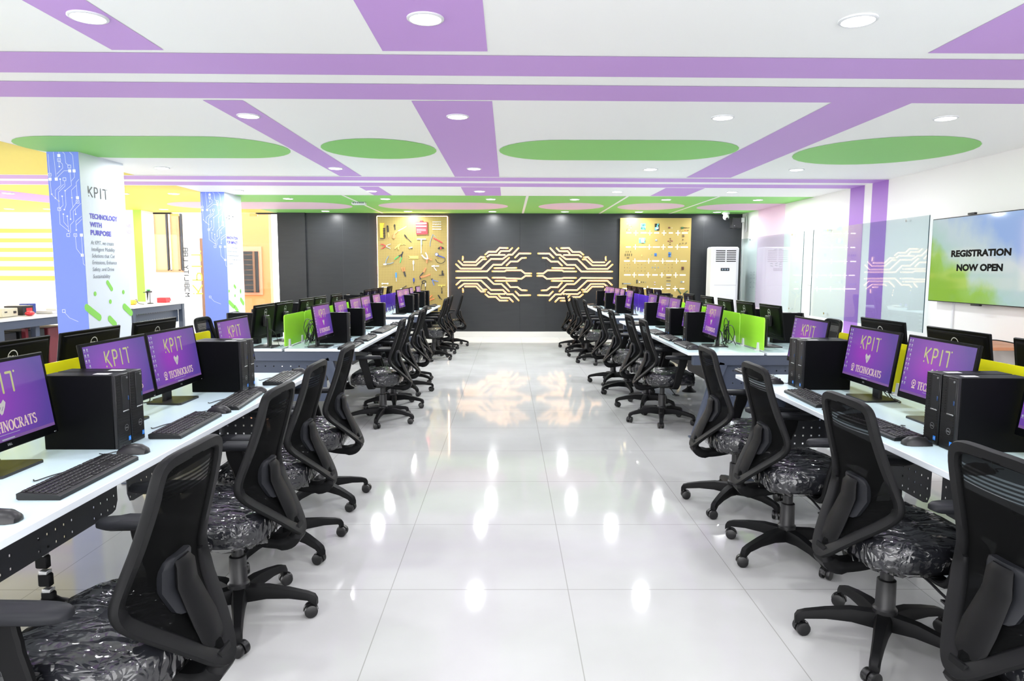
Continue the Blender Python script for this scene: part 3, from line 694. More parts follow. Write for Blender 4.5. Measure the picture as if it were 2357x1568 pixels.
# ---------------------------------------------------------------- monitors
SERIF = {'T': ([((.36, .0), (.36, 1), .2), ((0, .955), (.72, .955), .09), ((.035, .95), (.035, .72), .07), ((.685, .95), (.685, .72), .07), ((.18, .03), (.54, .03), .07)], .76),
         'E': ([((.16, 0), (.16, 1), .2), ((.02, .965), (.62, .965), .08), ((.02, .035), (.64, .035), .08), ((.2, .5), (.45, .5), .08), ((.61, .96), (.61, .74), .07), ((.63, .04), (.63, .28), .07), ((.45, .38), (.45, .62), .06)], .72),
         'H': ([((.16, 0), (.16, 1), .2), ((.66, 0), (.66, 1), .2), ((.2, .5), (.62, .5), .08), ((0, .03), (.32, .03), .07), ((.5, .03), (.82, .03), .07), ((0, .97), (.32, .97), .07), ((.5, .97), (.82, .97), .07)], .88),
         'N': ([((.12, 0), (.12, 1), .09), ((.66, 0), (.66, 1), .09), ((.13, .98), (.65, .02), .19), ((0, .03), (.26, .03), .07), ((.52, .97), (.8, .97), .07), ((0, .97), (.16, .97), .07)], .84),
         'A': ([((.06, .03), (.36, 1), .09), ((.37, 1), (.64, .03), .21), ((.16, .32), (.54, .32), .08), ((-.02, .03), (.2, .03), .07), ((.48, .03), (.78, .03), .07)], .80),
         'R': ([((.16, 0), (.16, 1), .2), ((.02, .965), (.45, .965), .08), ((.2, .5), (.45, .5), .08), ((.5, .92), (.58, .74), .16), ((.58, .74), (.5, .55), .16), ((.36, .5), (.68, .03), .19), ((0, .03), (.34, .03), .07), ((.6, .03), (.8, .03), .07)], .82)}
def arc_strokes(cx, cy, rx, ry, a0, a1, wfun, n=14):
    out = []; P = [(cx + rx * math.cos(R(a0 + (a1 - a0) * k / n)), cy + ry * math.sin(R(a0 + (a1 - a0) * k / n))) for k in range(n + 1)]
    for k in range(n): out.append((P[k], P[k + 1], wfun(R(a0 + (a1 - a0) * (k + .5) / n))))
    return out
SERIF['O'] = (arc_strokes(.42, .5, .34, .47, 0, 360, lambda a: .07 + .13 * abs(math.cos(a))), .86)
SERIF['C'] = (arc_strokes(.42, .5, .34, .47, 40, 320, lambda a: .07 + .13 * abs(math.cos(a))) + [((.70, .99), (.70, .70), .06), ((.70, .01), (.70, .28), .05)], .80)
SERIF['S'] = (arc_strokes(.31, .74, .22, .22, 30, 270, lambda a: .10 + .06 * abs(math.cos(a)), 9) + arc_strokes(.31, .27, .24, .24, 90, -150, lambda a: .10 + .06 * abs(math.cos(a)), 9) + [((.5, .98), (.5, .74), .06), ((.1, .02), (.1, .28), .06)], .66)
def serif_text(mb, body, x, y, h, width, mi, M):
    tot = sum(SERIF[c][1] for c in body); k = width / tot; q = x
    for c in body:
        for a, b, w in SERIF[c][0]: mb.stroke([(q + a[0] * k, y + a[1] * h), (q + b[0] * k, y + b[1] * h)], w * (k + h) / 2, mi, M, round_=c in 'OCS')
        q += SERIF[c][1] * k
def dell_badge(mb, r, mi, M, w=0.14):
    mb.ring2((0, 0), r, r * w, mi, M, 28)
    for pts in ([(-.72, -.2), (-.72, .2), (-.45, .2), (-.36, .05), (-.36, -.08), (-.47, -.2), (-.72, -.2)], [(-.02, .22), (-.3, .02), (-.02, -.2), (.14, .02)], [(.14, .2), (-.12, .0)], [(.22, .2), (.22, -.2), (.42, -.2)], [(.52, .2), (.52, -.2), (.74, -.2)]):
        mb.stroke([(p[0] * r, p[1] * r) for p in pts], r * .10, mi, M, round_=False)
def make_monitor(front):
    """stands with the middle of its foot at the origin, screen towards +X, 21.5 inch"""
    t = thing('computer_monitor', 'x', 'monitor')
    Tt = Matrix.Translation((0.02, 0, 0.232)) @ Matrix.Rotation(R(-8), 4, 'Y')
    hs = MB(); hs.box((-0.007, 0, 0), (0.014, 0.513, 0.312), 0.003); hs.rings([[(x, y * k, z * k) for y, z in ((-.23, -.12), (.23, -.12), (.235, -.1), (.235, .1), (.23, .135), (-.23, .135), (-.235, .1), (-.235, -.1))] for x, k in ((-0.013, 1.05), (-0.020, 1.02), (-0.023, .94))])
    hs.v = [tuple(Tt @ Vector(p)) for p in hs.v]
    house = hs.build('housing', case_bk, t)
    Ms = Tt @ Matrix(((0, 0, 1, 0.0004), (1, 0, 0, 0), (0, 1, 0, 0), (0, 0, 0, 1)))
    if front:
        sc = MB(); x0, x1, z0, z1 = -.241, .241, -.126, .143
        sc.flat([(x0, z0), (x1, z0), (x1, z1), (x0, z1)], 0, Ms)
        sc.flat([(x0, z0), (x1, z0), (x1, z0 + .011), (x0, z0 + .011)], 5, Ms, .0003)
        kpit(sc, -0.098, 0.038, 0.068, 1, Ms @ Matrix.Translation((0, 0, .0004)), 0.125, 1.02)
        hk = [(-.5, .28), (-.33, .5), (-.08, .28), (.1, .30), (.33, .5), (.5, .28), (.36, -.02), (.1, -.42), (-.06, -.5), (-.36, -.05)]
        sc.flat([(p[0] * .052 - .005, p[1] * .052 - .010) for p in hk], 2, Ms, .0004)
        for q in (-.012, 0.0, .012): sc.stroke([(q - .004, -.022), (q + .006, -.008)], .0022, 5, Ms, z=.0006, round_=False)
        serif_text(sc, 'TECHNOCRATS', -0.108, -0.095, 0.037, 0.262, 3, Ms @ Matrix.Translation((0, 0, .0004)))
        sc.ring2((-.140, -.070), .0165, .0045, 3, Ms, 20, z=.0004); sc.disc((-.140, -.070), .006, 3, Ms, z=.0004); sc.flat([(-.154, -.096), (-.126, -.096), (-.130, -.088), (-.150, -.088)], 3, Ms, .0004)
        rnd = random.Random(4)
        for k in range(10):
            for j in (0, 1):
                if rnd.random() < .82:
                    cx, cz = -.231 + j * .019, .130 - k * .0232; s_ = .0042
                    sc.flat([(cx - s_, cz - s_), (cx + s_, cz - s_), (cx + s_, cz + s_), (cx - s_, cz + s_)], 4, Ms, .0004); sc.stroke([(cx - .006, cz - .008), (cx + .006, cz - .008)], .0016, 4, Ms, z=.0004, round_=False)
        sc.stroke([(-.06, z0 + .022), (.06, z0 + .022)], .0016, 4, Ms, z=.0004, round_=False); sc.stroke([(-.03, z0 + .006), (.03, z0 + .006)], .004, 4, Ms, z=.0005, round_=False)
        sc.build('screen', [screen_bg, scr_green, scr_grey, scr_text, scr_icon, scr_bar], house, False)
        MB().text('DELL', 0.010, 0, Ms @ Matrix.Translation((0, -0.1435, .0008)), width=.022, bold=.0004, align='CENTER').build('badge', silver, house, False)
        MB().box((0.0008, 0.236, -0.150), (0.002, 0.012, 0.004), 0.0008).build('power_button', silver, house).matrix_local = Tt
    else:
        Mb = Tt @ Matrix(((0, 0, -1, -0.0237), (-1, 0, 0, 0), (0, 1, 0, 0.085), (0, 0, 0, 1)))
        b = MB(); dell_badge(b, 0.032, 0, Mb, .14); b.build('logo_badge', mat('badge_grey', (0.55, 0.56, 0.57), 0.35), house, False)
    st = MB(); st.band([(-0.040, 0, 0.006), (-0.040, 0, 0.12), (-0.034, 0, 0.26)], (0, 1, 0), 0.075, 0.022); st.box((-0.018, 0, 0.235), (0.03, 0.11, 0.10), 0.006)
    st.build('stand_neck', black_pl, t)
    MB().prism([(-.105, -.085), (-.105, .085), (-.095, .095), (.07, .11), (.082, .10), (.082, -.10), (.07, -.11), (-.095, -.095)], 0.010).build('stand_base', black_pl, t)
    cb = MB()
    cb.tube(spline([(-.045, .01, .17), (-.07, .03, .10), (-.075, .06, .03), (-.09, .12, .005), (-.11, .10, .005), (-.125, .02, .005)], 5), 0.003)
    cb.tube(spline([(-.045, -.01, .16), (-.085, -.03, .12), (-.10, -.05, .04), (-.12, -.03, .005), (-.135, -.07, .005)], 5), 0.0025)
    cb.build('cable', black_cable, t)
    return t
MON_F = make_monitor(True); MON_B = make_monitor(False); nF = nB = 0
MONS = {('L', 'near'): [2.325, 3.06, 3.575, 4.38], ('L', 'mid'): [6.14, 6.85, 7.52, 8.05, 8.72], ('L', 'far'): [10.64, 11.25, 11.88, 12.78],
        ('R', 'near'): [2.29, 3.08, 3.66, 4.43], ('R', 'mid'): [6.24, 6.96, 7.70, 8.23, 8.88], ('R', 'far'): [10.55, 11.26, 11.79, 12.42, 12.95]}
MOFF = {'near': 0.215, 'mid': 0.30, 'far': 0.30}
BACKS = {('L', 'near'): [2.98, 3.57, 4.22], ('L', 'mid'): [6.12, 6.66, 7.40, 7.93, 8.68], ('L', 'far'): [10.62, 11.16, 11.72, 12.62],
         ('R', 'near'): [2.93, 3.6, 4.33], ('R', 'mid'): [6.2, 6.86, 7.5, 8.19, 9.0], ('R', 'far'): [10.9, 11.53, 12.32, 12.88, 13.45]}
rj = random.Random(3)
for key in MONS:
    sd, isl = key; P = SIDES[sd]; rz = 0 if sd == 'L' else PI
    for i, y in enumerate(MONS[key]):
        jz = rj.uniform(-2.5, 2.5) if isl != 'near' else 0
        place(MON_F, nF, (P['c'] + P['s'] * MOFF[isl], y, ZD), rz + R(jz), f"monitor with lit purple screen, {ORD[i]} from the camera in the aisle row, {desk_name(sd, isl)}", 'monitors facing the aisle'); nF += 1
    for i, y in enumerate(BACKS[key]):
        place(MON_B, nB, (P['c'] - P['s'] * 0.205, y, ZD), rz + PI, f"monitor turned away showing its black back, {ORD[i]} from the camera, {desk_name(sd, isl)}", 'monitors turned away'); nB += 1

# ---------------------------------------------------------------- computer towers
def make_tower():
    t = thing('computer_tower', 'x', 'computer')
    MB().box((-0.146, 0, 0.145), (0.272, 0.093, 0.290), 0.003).build('case', case_bk, t)
    fp = MB(); fp.box((-0.004, 0, 0.145), (0.016, 0.093, 0.290), 0.003)
    for k in range(26): fp.box((0.0045, -0.004 if k <= 12 else -0.031, 0.012 + k * 0.0105), (0.0016, 0.078 if k <= 12 else 0.022, 0.004))
    front = fp.build('front_panel', key_pl, t)
    MB().box((0.0045, 0.018, 0.215), (0.003, 0.048, 0.135), 0.001).build('drive_cover', mat('drive_cover', (0.012, 0.0125, 0.014), 0.35), front)
    MB().box((0.006, 0.014, 0.142), (0.003, 0.040, 0.005), 0.001).build('metal_bar', silver, front)
    Mf = plane_yz(0.0062); b = MB(); dell_badge(b, 0.013, 0, Mf @ Matrix.Translation((0.012, 0.075, 0)), .12); b.build('logo_badge', silver, front, False)
    s_ = MB(); s_.flat([(.022, .020), (.038, .020), (.038, .037), (.022, .037)], 0, Mf); s_.text('intel', .006, 1, Mf @ Matrix.Translation((.0235, .027, .0004)), width=.012); s_.build('blue_sticker', [blue_st, white_st], front, False)
    MB().cyl((0.004, 0.030, 0.272), (0.008, 0.030, 0.272), 0.004, n=12).build('power_button', silver, front)
    MB().box((0.0065, 0.034, 0.19), (0.002, 0.006, 0.018), 0.001).build('port', port_blue, front)
    MB().flat([(-.10, -.016), (-.04, -.016), (-.04, .016), (-.10, .016)], 0, None, 0.2906).build('top_label', white_st, t, False)
    return t
TW = make_tower(); nT = 0
TOWERS = {('L', 'near'): [2.645, 2.745, 3.885, 3.985], ('L', 'mid'): [6.48, 7.17, 8.38], ('L', 'far'): [10.945, 11.57, 12.46, 13.10],
          ('R', 'near'): [2.61, 2.712, 3.98, 4.082], ('R', 'mid'): [6.61, 7.285, 7.385, 8.55], ('R', 'far'): [10.90, 12.10, 13.27]}
BTOWERS = {('L', 'near'): [], ('L', 'mid'): [6.40, 7.02, 8.28], ('L', 'far'): [10.9, 12.1], ('R', 'near'): [3.26], ('R', 'mid'): [6.54, 7.18], ('R', 'far'): [11.9]}
for key in TOWERS:
    sd, isl = key; P = SIDES[sd]; rz = 0 if sd == 'L' else PI
    for i, y in enumerate(TOWERS[key]):
        place(TW, nT, (P['c'] + P['s'] * 0.468, y, ZD), rz, f"black slim computer, {ORD[i]} from the camera in the aisle row, {desk_name(sd, isl)}", 'desktop computers'); nT += 1
    for i, y in enumerate(BTOWERS[key]):
        place(TW, nT, (P['c'] - P['s'] * 0.635, y, ZD), rz + PI, f"black slim computer, {ORD[i]} from the camera in the back row, {desk_name(sd, isl)}", 'desktop computers'); nT += 1

# ---------------------------------------------------------------- keyboards and mice
def make_keyboard():
    t = thing('keyboard', 'x', 'keyboard')
    Tk = Matrix.Rotation(R(-4), 4, 'Y')      # the far edge is raised
    b = MB(); b.prism([(-.066, 0.004), (-.066, 0.020), (-.058, 0.024), (.058, 0.016), (.066, 0.012), (.066, 0.0), (-.06, 0.0)], 0.442, 0, Matrix(((1, 0, 0, 0), (0, 0, 1, -.221), (0, 1, 0, 0), (0, 0, 0, 1))))
    b.build('base', key_pl, t)
    k = MB()
    def keyrow(x, y0, y1, n, w=.015):
        st = (y1 - y0) / n
        for i in range(n): k.box((x, y0 + (i + .5) * st, 0.0245 - (x + .058) * .07), (w, st * .86, .007), .0018)
    for r, x in enumerate((-.050, -.030, -.0115, .007, .0255, .044)):
        if r == 0: keyrow(x, -.214, .075, 14, .012)
        elif r == 5:
            keyrow(x, -.214, -.14, 4); keyrow(x, -.138, -.02, 1); keyrow(x, -.018, .075, 4)
        else: keyrow(x, -.214, .075, 15 - (r > 2))
        if r in (0, 1, 2): keyrow(x, .084, .138, 3, .012 if r == 0 else .015)
        if r == 4: keyrow(x, .103, .120, 1)
        if r == 5: keyrow(x, .084, .138, 3)
        if r: keyrow(x, .146, .214, 4)
    k.build('keys', mat('keycap', (0.011, 0.011, 0.012), 0.38), t)
    MB().tube(spline([(-.064, .06, .012), (-.09, .07, .004), (-.115, .02, .004), (-.13, -.04, .004), (-.145, -.03, .004)], 5), .0022).build('cable', black_cable, t)
    return t
def make_mouse():
    t = thing('computer_mouse', 'x', 'mouse')
    rg = []
    for x, w, h in ((.056, .012, .008), (.05, .024, .020), (.03, .031, .033), (.0, .030, .036), (-.03, .029, .029), (-.052, .024, .016), (-.058, .012, .007)):
        rg.append([(x, w * math.cos(2 * PI * i / 14) * (1 if math.sin(2 * PI * i / 14) > -.1 else .9), max(0.0005, h * max(math.sin(2 * PI * i / 14), -.02) + .0012)) for i in range(14)])
    MB().rings(rg).build('shell', black_pl, t)
    MB().cyl((-.034, -.003, .026), (-.034, .003, .026), .007, n=12).build('scroll_wheel', pad_pl, t)
    MB().tube(spline([(-.057, 0, .006), (-.075, .01, .003), (-.095, -.02, .003), (-.12, -.01, .003)], 5), .0018).build('cable', black_cable, t)
    return t
KB = make_keyboard(); MS = make_mouse(); nK = nM = 0
KBS = {('L', 'near'): [(2.235, 0), (2.985, 2), (3.56, 5), (4.29, 3)], ('L', 'mid'): [(6.12, 2), (6.81, 0), (7.62, -2), (8.08, 0)], ('L', 'far'): [(10.62, 2), (11.2, -3), (11.95, 0), (12.85, 2)],
       ('R', 'near'): [(2.96, 3), (3.63, -2), (4.47, 0)], ('R', 'mid'): [(6.22, 0), (6.86, 0), (7.56, 1), (8.7, 0)], ('R', 'far'): [(10.6, 0), (11.5, 0), (12.5, 0), (13.4, 0)]}
MICE = {('L', 'near'): [1.84, 2.55, 3.29, 3.83, 4.55], ('L', 'mid'): [6.40, 7.12, 8.42, 8.66], ('L', 'far'): [10.92, 12.25, 13.12], ('R', 'near'): [2.30, 2.68, 3.35, 4.16], ('R', 'mid'): [5.95, 6.57, 7.27], ('R', 'far'): [11.2, 12.2]}
for key in KBS:
    sd, isl = key; P = SIDES[sd]; rz = 0 if sd == 'L' else PI
    for i, (y, a) in enumerate(KBS[key]):
        place(KB, nK, (P['edge'] - P['s'] * 0.112, y, ZD + .0005), rz + R(a), f"black wired keyboard, {ORD[i]} from the camera, aisle edge of the {desk_name(sd, isl)}", 'black keyboards'); nK += 1
    for i, y in enumerate(MICE[key]):
        place(MS, nM, (P['edge'] - P['s'] * (0.10 + .015 * (i % 2)), y, ZD + .0005), rz + R(rj.uniform(-12, 12)), f"black wired mouse, {ORD[i]} from the camera, aisle edge of the {desk_name(sd, isl)}", 'black mice'); nM += 1

# ---------------------------------------------------------------- office chairs
OUT = [(0, .985), (.07, .985), (.125, .980), (.160, .962), (.176, .925), (.185, .86), (.199, .76), (.217, .68), (.230, .635), (.233, .605), (.222, .57), (.185, .525), (.147, .483), (.105, .437), (.068, .397), (.034, .372), (0, .365)]
XZ = [(.985, -.195), (.93, -.188), (.86, -.172), (.76, -.142), (.68, -.115), (.62, -.098), (.57, -.118), (.50, -.174), (.44, -.219), (.40, -.246), (.36, -.268)]
def xback(z):
    if z >= XZ[0][0]: return XZ[0][1]
    for (za, xa), (zb, xb) in zip(XZ, XZ[1:]):
        if zb <= z <= za: return xa + (xb - xa) * (za - z) / (za - zb)
    return XZ[-1][1]
def smooth_x(z): return sum(xback(z + d) for d in (-.03, -.015, 0, .015, .03)) / 5
def make_chair():
    t = thing('office_chair', 'x', 'office chair')
    # back frame: one closed band
    half = spline([(y, z, 0) for y, z in OUT], 3)
    loop = [(p.x, p.y) for p in half] + [(-p.x, p.y) for p in half[-2:0:-1]]
    n = len(loop); rg = []; inner = []
    for i, (y, z) in enumerate(loop):
        a = loop[i - 1]; b = loop[(i + 1) % n]; ty, tz = b[0] - a[0], b[1] - a[1]; l = math.hypot(ty, tz); ny, nz = tz / l, -ty / l
        if ny * y + nz * (z - .68) > 0: ny, nz = -ny, -nz
        w = .036 if z > .9 else (.040 if z > .62 else .050)
        iy, iz = y + ny * w, z + nz * w; inner.append((iy, iz))
        def P3(f, d): yy, zz = y + ny * w * f, z + nz * w * f; return (smooth_x(zz) + d - .012 * (1 - min(1, (abs(yy) / .2)) ** 2), yy, zz)
        rg.append([P3(0, -.004), P3(.12, -.013), P3(.85, -.012), P3(1, -.004), P3(1, .006), P3(.85, .012), P3(.12, .013), P3(0, .006)])
    fb = MB(); m = 8; vs = [p for r in rg for p in r]
    fb.add(vs, [(i * m + k, i * m + (k + 1) % m, ((i + 1) % n) * m + (k + 1) % m, ((i + 1) % n) * m + k) for i in range(n) for k in range(m)])
    fb.build('back_frame', chair_pl, t, ang=50)
    # mesh stretched in the frame
    mb = MB(); rows = []; hw = half
    zt = max(p[1] for p in inner); zs = [zt + .008] + [zt - .003 - k * .018 for k in range(31)]
    for z_ in zs:
        z = min(z_, zt - .003)
        ys = [abs(p[0] + (q[0] - p[0]) * (z - p[1]) / (q[1] - p[1])) for p, q in zip(inner, inner[1:] + inner[:1]) if (p[1] - z) * (q[1] - z) <= 0 and abs(q[1] - p[1]) > 1e-9]
        w = (max(ys) if ys else .008) + .010; z = z_
        rows.append([(smooth_x(z) + .003 - .016 * (1 - (q / 4) ** 2) - .012 * (1 - min(1, abs(w * q / 4) / .2) ** 2), w * q / 4, z) for q in range(-4, 5)])
    vs = [p for r in rows for p in r]
    mb.add(vs, [(i * 9 + k, i * 9 + k + 1, (i + 1) * 9 + k + 1, (i + 1) * 9 + k) for i in range(len(rows) - 1) for k in range(8)])
    mb.build('mesh_back', mesh_fab, t, ang=60)
    # lumbar pad and the long flared spine behind it
    lp = MB(); sec = []
    for z, w in ((.535, .058), (.545, .070), (.60, .078), (.655, .074), (.675, .062), (.683, .046)):
        x = smooth_x(z) - .030; sec.append([(x + dx, sy * w * k, z) for dx, sy, k in ((-.014, -1, .8), (-.017, 0, 1), (-.014, 1, .8), (-.004, 1, 1), (.016, 1, .95), (.018, 0, 1), (.016, -1, .95), (-.004, -1, 1))])
    lp.rings(sec); lp.build('lumbar_pad', pad_pl, t, ang=45)
    sp = MB(); sec = []
    for z, w, d in ((.672, .034, .042), (.655, .044, .058), (.60, .050, .062), (.55, .055, .056), (.50, .060, .040), (.455, .056, .022), (.425, .045, .010)):
        x = smooth_x(z) - d; sec.append([(x + dx, sy * w * k, z) for dx, sy, k in ((-.008, -1, .85), (-.011, 0, 1), (-.008, 1, .85), (0, 1, 1), (.007, 1, .9), (.008, 0, 1), (.007, -1, .9), (0, -1, 1))])
    sp.rings(sec); sp.build('back_spine', chair_pl, t, ang=45)
    br = MB(); br.band(spline([(-.250, 0, .412), (-.252, 0, .362), (-.215, 0, .332), (-.13, 0, .334), (-.04, 0, .352)], 4), (0, 1, 0), [.07] * 4 + [.095] * 6 + [.08] * 7, [.036] * 4 + [.05] * 6 + [.04] * 7)
    br.build('back_bracket', chair_pl, t)
    # seat cushion
    def outline(k, z, jit=0.0, rnd=None, n=40):
        r = []
        for i in range(n):
            a = 2 * PI * i / n; ca, sa = math.cos(a), math.sin(a); e = 2 / 3.6
            x = .048 + .225 * k * abs(ca) ** e * (1 if ca > 0 else -1); y = .245 * k * abs(sa) ** e * (1 if sa > 0 else -1)
            if ca < -.5: y *= .94
            zz = z - (.022 * max(0, (x - .18) / .09) if z > .44 else 0)
            if rnd: x += rnd.uniform(-jit, jit); y += rnd.uniform(-jit, jit); zz += rnd.uniform(-jit, jit) * .8
            r.append((x, y, zz))
        return r
    sb = MB(); sb.rings([outline(k, z) for k, z in ((.80, .385), (.95, .388), (.99, .41), (1.0, .44), (.985, .468), (.94, .486), (.80, .494), (.5, .496), (.15, .494))])
    seat = sb.build('seat', seat_fab, t, ang=60)
    rn = random.Random(11); wb = MB()
    wb.rings([outline(k, z, j, rn, 56) for k, z, j in ((.90, .378, .010), (1.0, .382, .009), (1.025, .405, .006), (1.03, .44, .005), (1.015, .474, .004), (.965, .494, .004), (.88, .502, .003), (.75, .505, .003), (.6, .506, .003), (.45, .506, .003), (.3, .505, .003), (.12, .504, .002))], cap=False)
    wb.build('plastic_cover', wrap_film, seat, ang=180)
    MB().box((-.0, 0, .366), (.24, .17, .036), .008).box((.02, 0, .345), (.12, .10, .03), .008).build('tilt_mechanism', black_pl, t)
    lv = MB(); lv.tube(spline([(.03, -.07, .355), (.04, -.17, .345), (.05, -.23, .325), (.055, -.27, .315)], 4), .005); lv.prism([(.035, -.255), (.075, -.265), (.085, -.315), (.045, -.32), (.03, -.29)], .008, 0, Matrix.Translation((0, 0, .305)))
    lv.build('lever', black_pl, t)
    for s_ in (-1, 1):
        ab = MB(); ab.band(spline([(.05, s_ * .16, .372), (.055, s_ * .25, .365), (.065, s_ * .288, .40), (.085, s_ * .292, .50), (.115, s_ * .290, .60), (.12, s_ * .288, .645)], 4), (1, 0, 0), [.06] * 9 + [.066] * 6 + [.075] * 6, [.018] * 5 + [.026] * 16)
        arm = ab.build('armrest', chair_pl, t)
        pb = MB(); pb.rings([[(.108 + .155 * kx * (abs(math.cos(a)) ** .55) * (1 if math.cos(a) > 0 else -1), s_ * .288 + .042 * ky * (abs(math.sin(a)) ** .7) * (1 if math.sin(a) > 0 else -1), z - .006 * (math.cos(a) > .5)) for a in [2 * PI * i / 24 for i in range(24)]] for kx, ky, z in ((.9, .8, .640), (1, 1, .647), (1, 1, .660), (.95, .88, .668), (.6, .5, .670))])
        pb.build('arm_pad', pad_pl, arm, ang=60)
    gl = MB(); gl.lathe([(.042, .075), (.044, .15), (.040, .155), (.036, .16), (.034, .265), (.030, .268)], n=20); gl.cyl((0, 0, .26), (0, 0, .36), .024, n=16)
    gl.build('gas_lift', black_pl, t)
    lg = MB(); lg.rings([[(x, y * w, z + c * h) for y, c in ((-1, -1), (1, -1), (1, .4), (.7, 1), (-.7, 1), (-1, .4))] for x, z, w, h in ((.025, .105, .032, .030), (.12, .112, .026, .024), (.21, .103, .021, .018), (.285, .088, .018, .015), (.312, .074, .018, .018), (.322, .062, .015, .014))])
    def caster(parent, ang):
        cs = MB(); T = Matrix.Translation((.306, 0, 0)) @ Matrix.Rotation(R(ang), 4, 'Z') @ Matrix.Translation((-.012, 0, 0))
        for y in (-.016, .016):
            cs.rings([[(r * math.cos(2 * PI * i / 18), y + d, .0275 + r * math.sin(2 * PI * i / 18)) for i in range(18)] for r, d in ((.020, -.010), (.0265, -.008), (.0275, -.003), (.0275, .003), (.0265, .008), (.020, .010))], True, 0, T)
        cs.rings([[(r * math.cos(a), y, .0275 + r * math.sin(a)) for r, a in [(.031, R(d)) for d in range(0, 181, 20)] + [(.029, R(d)) for d in range(180, -1, -20)]] for y in (-.006, .006)], True, 0, T)
        cs.cyl((.012, 0, .03), (.012, 0, .066), .008, n=8, M=T)
        return cs.build('caster', caster_pl, parent)
    leg0 = None
    for k in range(5):
        if leg0 is None: o = lg.build('leg', chair_pl, t); leg0 = o
        else: o = bpy.data.objects.new('leg', leg0.data); COL.objects.link(o); o.parent = t
        o.rotation_euler.z = R(72 * k); caster(o, (20, 140, -60, 95, -130)[k])
    return t
CH = make_chair(); nC = 0
# x, y, heading (deg), angle of one foot in the room (deg)
CHAIRS = [('L', 'near', 'aisle', [(-1.045, 1.80, 178, 40), (-1.12, 2.73, 179, 2), (-1.165, 3.43, 180, -37), (-1.18, 4.16, 181, -36)]),
          ('L', 'mid', 'aisle', [(-1.19, 6.42, 180, -20), (-1.20, 7.10, 181, -8), (-1.20, 7.98, 179, 14), (-1.25, 8.70, 180, -30)]),
          ('L', 'far', 'aisle', [(-1.20, 10.95, 180, -20), (-1.21, 11.64, 180, 0), (-1.20, 12.24, 180, 20), (-1.06, 12.90, 180, -10)]),
          ('R', 'near', 'aisle', [(1.47, 1.74, 4, 200), (1.46, 2.51, 2, 164), (1.43, 3.37, 0, 138), (1.405, 4.10, -1, 158)]),
          ('R', 'mid', 'aisle', [(1.475, 6.43, 0, -103), (1.46, 7.12, 2, 180), (1.40, 7.95, 0, 200), (1.35, 8.66, -2, 170)]),
          ('R', 'far', 'aisle', [(1.38, 10.56, 0, 190), (1.31, 11.26, 2, 170), (1.31, 11.96, 0, 200), (1.27, 12.66, 0, 180)]),
          ('L', 'mid', 'back', [(-2.77, 6.63, 0, 10), (-2.77, 7.40, 0, 30)]), ('L', 'far', 'back', [(-2.79, 12.2, 0, 10), (-2.82, 12.88, 0, 30)]),
          ('R', 'mid', 'back', [(2.92, 6.50, 180, 10), (2.92, 7.33, 180, 30)]), ('R', 'far', 'back', [(2.92, 12.35, 180, 10), (2.92, 13.1, 180, 30)])]
for sd, isl, row, lst in CHAIRS:
    for i, (x, y, a, foot) in enumerate(lst):
        if row == 'aisle': lab = f"black mesh office chair, {ORD[i]} from the camera on the aisle side, {desk_name(sd, isl)}"
        else: lab = f"black chair top showing behind the {desk_name(sd, isl)}, {ORD[i]} from the camera"
        c = place(CH, nC, (x, y, 0), R(a), lab, 'black mesh office chairs'); nC += 1
        legs = [o for o in c.children if o.name.split('.')[0] == 'leg']
        for k, o in enumerate(legs): o.rotation_euler.z = R(foot - a + 72 * k)

# ---------------------------------------------------------------- back wall: boards and the circuit of light
def bp(px, py, y=14.5):            # a place on the end wall read off the photograph's scale there (about 109 px per metre)
    k = y / 14.5
    return ((px - 1167.07) * 0.0091808 * k, 1.45 + (2.53069 - 0.0090484 * (py - 500) - 1.45) * k)
def box_plane(mb, x0, x1, z0, z1, y0, y1, mi=0, bev=0): return mb.box(((x0 + x1) / 2, (y0 + y1) / 2, (z0 + z1) / 2), (x1 - x0, y1 - y0, z1 - z0), bev, mi)
BYT = 14.53                          # face of the tool board
def wall_board(name, label, x0, x1, z0, z1, m, ledw, strips):
    t = thing(name, label, 'wall board', ((x0 + x1) / 2, BYT, (z0 + z1) / 2))
    w, h = x1 - x0, z1 - z0
    MB().box((0, 0.006, 0), (w, 0.012, h), 0.002).build('panel', m, t, False)
    MB().box((0, 0.04, 0), (w - 0.16, 0.055, h - 0.16)).build('spacer', black_pl, t, False)
    if strips:
        l = MB()
        for x in (-w / 2, w / 2): l.box((x, 0.035, 0), (ledw, 0.03, h))
        l.box((0, 0.035, h / 2), (w, 0.03, ledw))
        l.build('light_strip', led_board, t, False)
    return t
wall_board('tool_board', 'gold perforated tool board with warm light behind its edges, left half of the black wall', -2.75, -1.28, 0.45, 2.55, gold_tool, 0.022, True)
EB = wall_board('electronics_board', 'gold board with rows of light slots and small electronic parts, right on black wall', 2.36, 3.86, 0.45, 2.53, gold_plain, 0.02, False)
ebz = (0.45 + 2.53) / 2; ebx = (2.36 + 3.86) / 2
E1 = lambda x, y: bp(1410 + x * 190 / 1419, 490 + y * 210 / 1568)
ME = plane_xz(-0.0012)
DASH = [(332, [(215, 298), (458, 560), (692, 775), (945, 1012), (1170, 1268)], (378, 618, 860, 1100)), (575, [(212, 296), (428, 562), (672, 795), (935, 1015), (1152, 1278)], (374, 614, 855, 1096)),
        (818, [(185, 282), (415, 560), (666, 792), (903, 1035), (1156, 1262)], (370, 609, 850, 1088)), (1060, [(190, 300), (433, 537), (676, 770), (915, 1008), (1150, 1252)], (364, 604, 842, 1081)), (1298, [(165, 330), (415, 555), (645, 792), (930, 985), (1158, 1236)], (360, 600, 838, 1077))]
